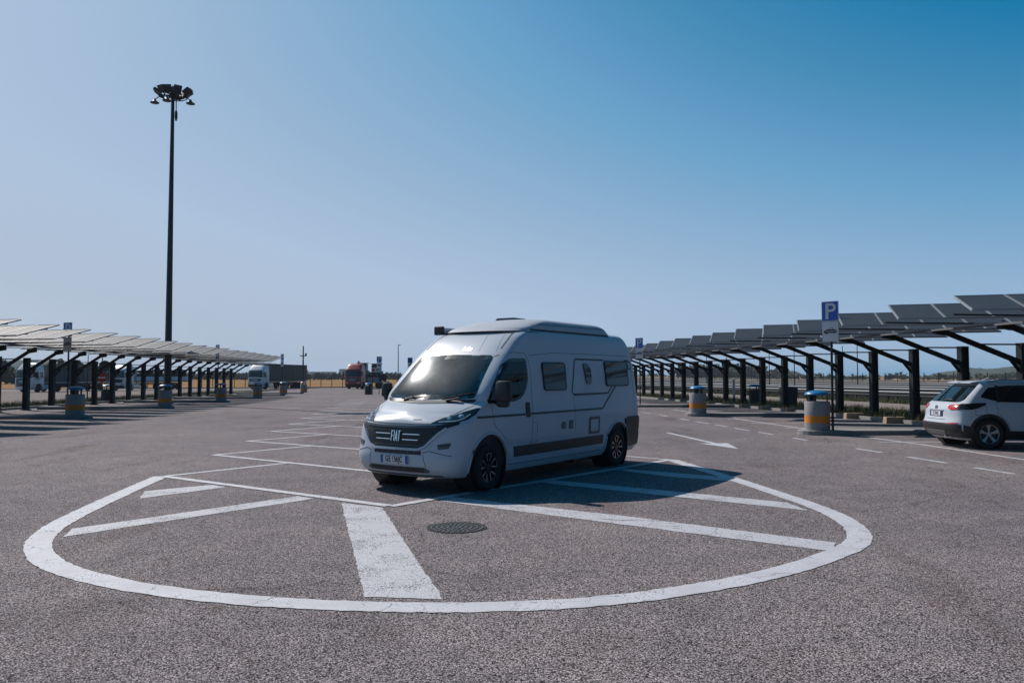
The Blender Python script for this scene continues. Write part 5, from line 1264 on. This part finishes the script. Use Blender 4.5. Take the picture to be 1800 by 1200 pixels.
panel(round_poly([(-.45, .80), (.45, .80), (.35, .55), (-.35, .55)], .04, 3), sf, .008, "grille", M_BLACK, suv, .05, .012)
for s in (1, -1): panel(round_poly([(s * .48, .82), (s * .80, .86), (s * .80, .76), (s * .50, .73)], .02, 3), sf, .010, "headlamp", M_LAMP, suv, .04, .015)
B = MB(); B.box((2.25, 0, .24), (3.2, 1.3, .14)); B.build("underbody", M_BLACK, suv, 0)

# ================================================================== LORRIES
def lorry(x, y, az, label, paint, kind, h=3.75, grille=None):
    rz = R(90 - az); t = thing("lorry", label, "lorry", (x, y, gz(x, y) + 0.012), rz, "lorries parked beyond the left carport")
    zt = [.30, .5, .8, 1.0, 1.3, 1.6, 1.9, 2.2, 2.5, 2.7, 2.8, 2.95, 3.1, 3.3, 3.45, h - .2, h - .1, h - .04, h]
    CB = Body(xf=[(.3, .10), (.5, .03), (1.0, .0), (1.5, .03), (2.7, .18), (2.85, .24), (3.2, .55), (h - .2, .85), (h - .04, 1.1), (h, 1.4)], xr=[(.3, 2.3), (3, 2.3), (h - .1, 2.28), (h, 2.1)],
              w=[(.3, 1.18), (.6, 1.245), (2.6, 1.235), (2.9, 1.2), (3.3, 1.12), (h - .15, 1.05), (h - .04, .95), (h, .7)], Bf=[(.3, .30), (2.7, .22), (h, .3)], nf=3.0, Br=[(.3, .06), (h, .1)], nr=2.5, zs=zt)
    link("cab", CB.mesh("cab", 0, [(1.35, 1.25, .52), (1.35, -1.25, .52)], .60, .45, nS=24), paint, t)
    f_, s_, o_ = CB.front(), CB.side(-1), CB.side(1)
    panel(round_poly([(-1.06, 2.68), (1.06, 2.68), (1.14, 1.82), (-1.14, 1.82)], .08, 3), f_, .02, "windscreen", M_DARKGLASS, t, .15, .03)
    panel(round_poly([(-1.0, 1.62), (1.0, 1.62), (.85, 1.15), (-.85, 1.15)] if grille != 'tall' else [(-1.0, 1.76), (1.0, 1.76), (.98, .75), (-.98, .75)], .06, 3), f_, .015, "grille", M_GLOSSBLACK, t, .15, .03)
    panel(round_poly([(-1.15, .75), (1.15, .75), (1.1, .36), (-1.1, .36)], .06, 3), f_, .02, "bumper", M_BLACK if grille != 'tall' else paint, t, .15, .03)
    panel([(-.5, 1.40), (.5, 1.40), (.5, 1.36), (-.5, 1.36)], f_, .03, "grille_bar", M_CHROME, t, .15, .02)
    panel([(-1.06, 2.82), (1.06, 2.82), (1.02, 2.72), (-1.02, 2.72)], f_, .05, "sun_visor", M_SMOKE, t, .15, .03)
    for s in (1, -1):
        panel(round_poly([(s * .72, .98), (s * 1.08, 1.04), (s * 1.10, .86), (s * .74, .82)], .03, 2), f_, .03, "headlamp", M_LAMP, t, .1, .03)
        B = MB(); B.box((.12, s * 1.42, 2.25), (.14, .16, .75)); B.bar((.35, s * 1.2, 2.55), (.14, s * 1.4, 2.5), .05, .05); B.build("wing_mirror", M_BLACK, t, 0, bevel=.03)
        fn = s_ if s < 0 else o_
        panel(round_poly([(.42, 2.62), (1.20, 2.62), (1.20, 1.78), (.95, 1.78), (.40, 2.0)], .06, 3), fn, .015, "side_window", M_DARKGLASS, t, .15, .02)
        B = MB(); B.box((.55, s * 1.20, .62), (.6, .1, .06)); B.box((.60, s * 1.20, .98), (.5, .1, .06)); B.build("step", M_BLACK, t, 0)
        panel(strip_poly([(1.32, 2.7), (1.32, 1.15), (.5, .75)], .02), fn, .004, "panel_gap", M_SEAM, t, .15, .01)
    L = 13.4 if kind != 'low' else 11.0
    B = MB(); B.box((3.4, 0, .78), (5.2, .9, .26)); B.box((1.4 + L / 2, 0, .95), (L - 1, .9, .2)); B.build("chassis", M_BLACK, t, 0)
    for s in (1, -1):
        B = MB(); B.box((3.0, s * .98, .66), (1.5, .45, .55)); B.build("fuel_tank", M_ALU if kind != 'tipper' else M_SKYBLUE, t, 0, bevel=.06)
    xs_ = [1.35, 4.9] + [2.6 + L - q for q in (2.6, 3.9, 5.2)]
    for xx in xs_:
        for s in (1, -1):
            B = MB(); M = Matrix.Translation((xx, s * 1.02, .50)) @ Matrix.Rotation(R(-90) * s, 4, 'X')
            B.lathe([(.28, -.15), (.47, -.15), (.50, -.11), (.50, .11), (.47, .15), (.30, .15), (.28, .06), (.12, .05), (.10, .16), (.0005, .16)], 24, M); B.build("wheel", M_TYRE, t, 40)
    x0, x1 = 2.75, 2.75 + L
    def bx(name, m, za, zb, w_=2.5, xa=x0, xb=x1, **k):
        B = MB(); B.box(((xa + xb) / 2, 0, (za + zb) / 2), (xb - xa, w_, zb - za)); return B.build(name, m, t, 0, **k)
    if kind == 'curtain':
        bx("curtain_body", M_TARP, 1.32, h + .12, bevel=.04); bx("roof_edge", M_GREYTRIM, h + .02, h + .14, 2.54)
        for xx in (x0 + .03, x0 + L * .33, x0 + L * .66, x1 - .03): bx("body_post", M_GREYTRIM, 1.3, h + .1, 2.53, xx - .05, xx + .05)
        bx("side_rail", M_STEELDULL, 1.12, 1.32, 2.54); bx("side_guard", M_BLACK, .5, 1.0, 2.4, x0 + 3.2, x1 - 5.5)
    elif kind == 'tipper':
        bx("tipper_body", M_TIPPER, 1.25, 2.95, 2.5, x0 + .2, x1, bevel=.05)
        B = MB()
        for i in range(15):
            xx = x0 + .5 + i * (L - .8) / 14
            for s in (1, -1): B.box((xx, s * 1.27, 2.08), (.13, .08, 1.62))
        B.build("body_rib", M_TIPPER, t, 0); bx("top_rail", M_TARP, 2.93, 3.06, 2.6, x0 + .15, x1 + .05); bx("side_rail", M_SKYBLUE, 1.16, 1.26, 2.56); bx("side_guard", M_CARGO, .55, 1.1, 2.4, x0 + 2.6, x1 - 5.5)
    elif kind == 'drop':
        bx("deck", M_GREYTRIM, 1.15, 1.35); 
        for i in range(6):
            a = x0 + .05 + i * L / 6; bx("drop_side", M_SKYBLUE, 1.36, 1.98, 2.52, a, a + L / 6 - .10)
        B = MB(); rd = random.Random(4)
        for i in range(26):
            B.box((x0 + .4 + rd.random() * (L - 1), rd.uniform(-.9, .9), 1.7 + rd.random() * 1.3), (rd.uniform(1.2, 3), rd.uniform(.3, .7), rd.uniform(.2, .5)))
        B.box((x0 + L / 2, 0, 1.9), (L - .8, 2.2, 1.0)); B.build("stacked_load", M_CARGO, t, 0); bx("headboard", M_SKYBLUE, 1.3, 3.4, 2.45, x0 - .08, x0 + .02)
    else:
        bx("low_deck", M_GREYTRIM, .85, 1.05, 2.5); bx("side_panel", M_STEELDULL, .95, 1.75, 2.54, x0 + .3, x1 - 5.0)
    if kind == 'tipper':
        B = MB()
        def sp(poly): panel(poly, s_, .012, "side_lettering", M_INK, t, .2, .02)
        sp([(1.55, 2.55), (1.95, 2.55), (1.95, 2.0), (1.55, 2.0)]); panel([(1.68, 2.45), (1.80, 2.45), (1.80, 2.1), (1.68, 2.1)], s_, .016, "side_lettering", M_TRUCKW, t, .2, .02)
        sp(strip_poly([(.62, 1.55), (.85, 1.78), (1.0, 1.62), (1.25, 1.85), (1.5, 1.72), (1.75, 1.92), (2.1, 1.98)], .07)); sp(strip_poly([(1.0, 1.5), (1.5, 1.62)], .05))
    return t
lorry(-62.0, 101, 9, "white lorry at far left with black script on its cab and a dark tipper trailer", M_TRUCKW, 'tipper', 3.75, 'tall')
lorry(-55.6, 112, 9, "white lorry with pale blue drop sides and a dark stacked load", M_TRUCKW, 'drop', 3.6)
lorry(-38.7, 120, 9, "white lorry with a long dark curtain sided trailer", M_TRUCKW, 'curtain', 3.72)
red = lorry(-23.6, 118, 9, "red lorry with a low grey trailer beyond the empty lot", M_TRUCKRED, 'low', 3.75)

# machines carried on the red lorry's trailer
def machine(lx, label, cabcol, big):
    M0 = Matrix.Translation(red.location) @ Matrix.Rotation(red.rotation_euler.z, 4, 'Z'); p = M0 @ Vector((lx, 0, 1.05))
    t = thing("loader_machine", label, "construction machine", p, red.rotation_euler.z, "machines on the red lorry's trailer")
    B = MB(); B.box((0, 0, .95), (2.6, 1.5, .8), None, 0, .92); B.box((.9, 0, 1.45), (1.1, 1.3, .5), None, 0, .85); B.build("chassis", M_MACHINE, t, 0, bevel=.06)
    B = MB(); B.box((-.3, 0, 2.05), (1.15, 1.45, 1.5), None, 0, .86); B.build("cab", M_MACHINE, t, 0, bevel=.05)
    for s in (1, -1):
        B = MB(); B.box((-.3, s * .70, 2.15), (.85, .05, .85), None, 0, .9); B.build("window", M_SKYBLUE if cabcol else M_DARKGLASS, t, 0)
    B = MB(); B.box((-.3, 0, 2.84), (1.35, 1.6, .10)); B.build("roof", M_BLACK, t, 0, bevel=.03)
    for xx in (-.95, 1.0):
        for s in (1, -1):
            B = MB(); B.lathe([(.2, -.2), (.55, -.2), (.62, -.12), (.62, .12), (.55, .2), (.2, .2), (.18, .05), (.0005, .05)], 24, Matrix.Translation((xx, s * .95, .62)) @ Matrix.Rotation(R(-90) * s, 4, 'X')); B.build("wheel", M_TYRE, t, 40)
    B = MB(); B.bar((-.9, .45, 1.4), (-2.0, .45, 1.0 + big), .14, .22); B.bar((-.9, -.45, 1.4), (-2.0, -.45, 1.0 + big), .14, .22); B.box((-2.25, 0, .8 + big), (.5, 1.7, .7), None, 0, .8); B.build("loader_arm", M_MACHINE, t, 0, bevel=.03)
    B = MB(); B.tube([(1.1, .3, 1.6), (1.1, .3, 2.5)], .06, 8); B.build("exhaust", M_BLACK, t, 40)
machine(4.7, "dark machine with a pale blue cab window right behind the red lorry's cab", True, 0.0)
machine(11.2, "dark green loader at the rear of the red lorry's trailer", False, .35)

# ================================================================== HAZE
B = MB(); x0, x1, y0, y1, z0, z1 = -1500, 1500, -60, 2100, -4.0, 48.0
B.box(((x0 + x1) / 2, (y0 + y1) / 2, (z0 + z1) / 2), (x1 - x0, y1 - y0, z1 - z0))
hm = bpy.data.materials.new("haze"); hm.use_nodes = True; hn = hm.node_tree.nodes; hn.remove(hn["Principled BSDF"])
pv = hn.new("ShaderNodeVolumePrincipled"); pv.inputs["Color"].default_value = (0.78, 0.86, 0.95, 1); pv.inputs["Density"].default_value = 0.00020
hm.node_tree.links.new(pv.outputs[0], hn["Material Output"].inputs["Volume"])
tag(B.build("haze", hm, None, 0), kind="stuff")
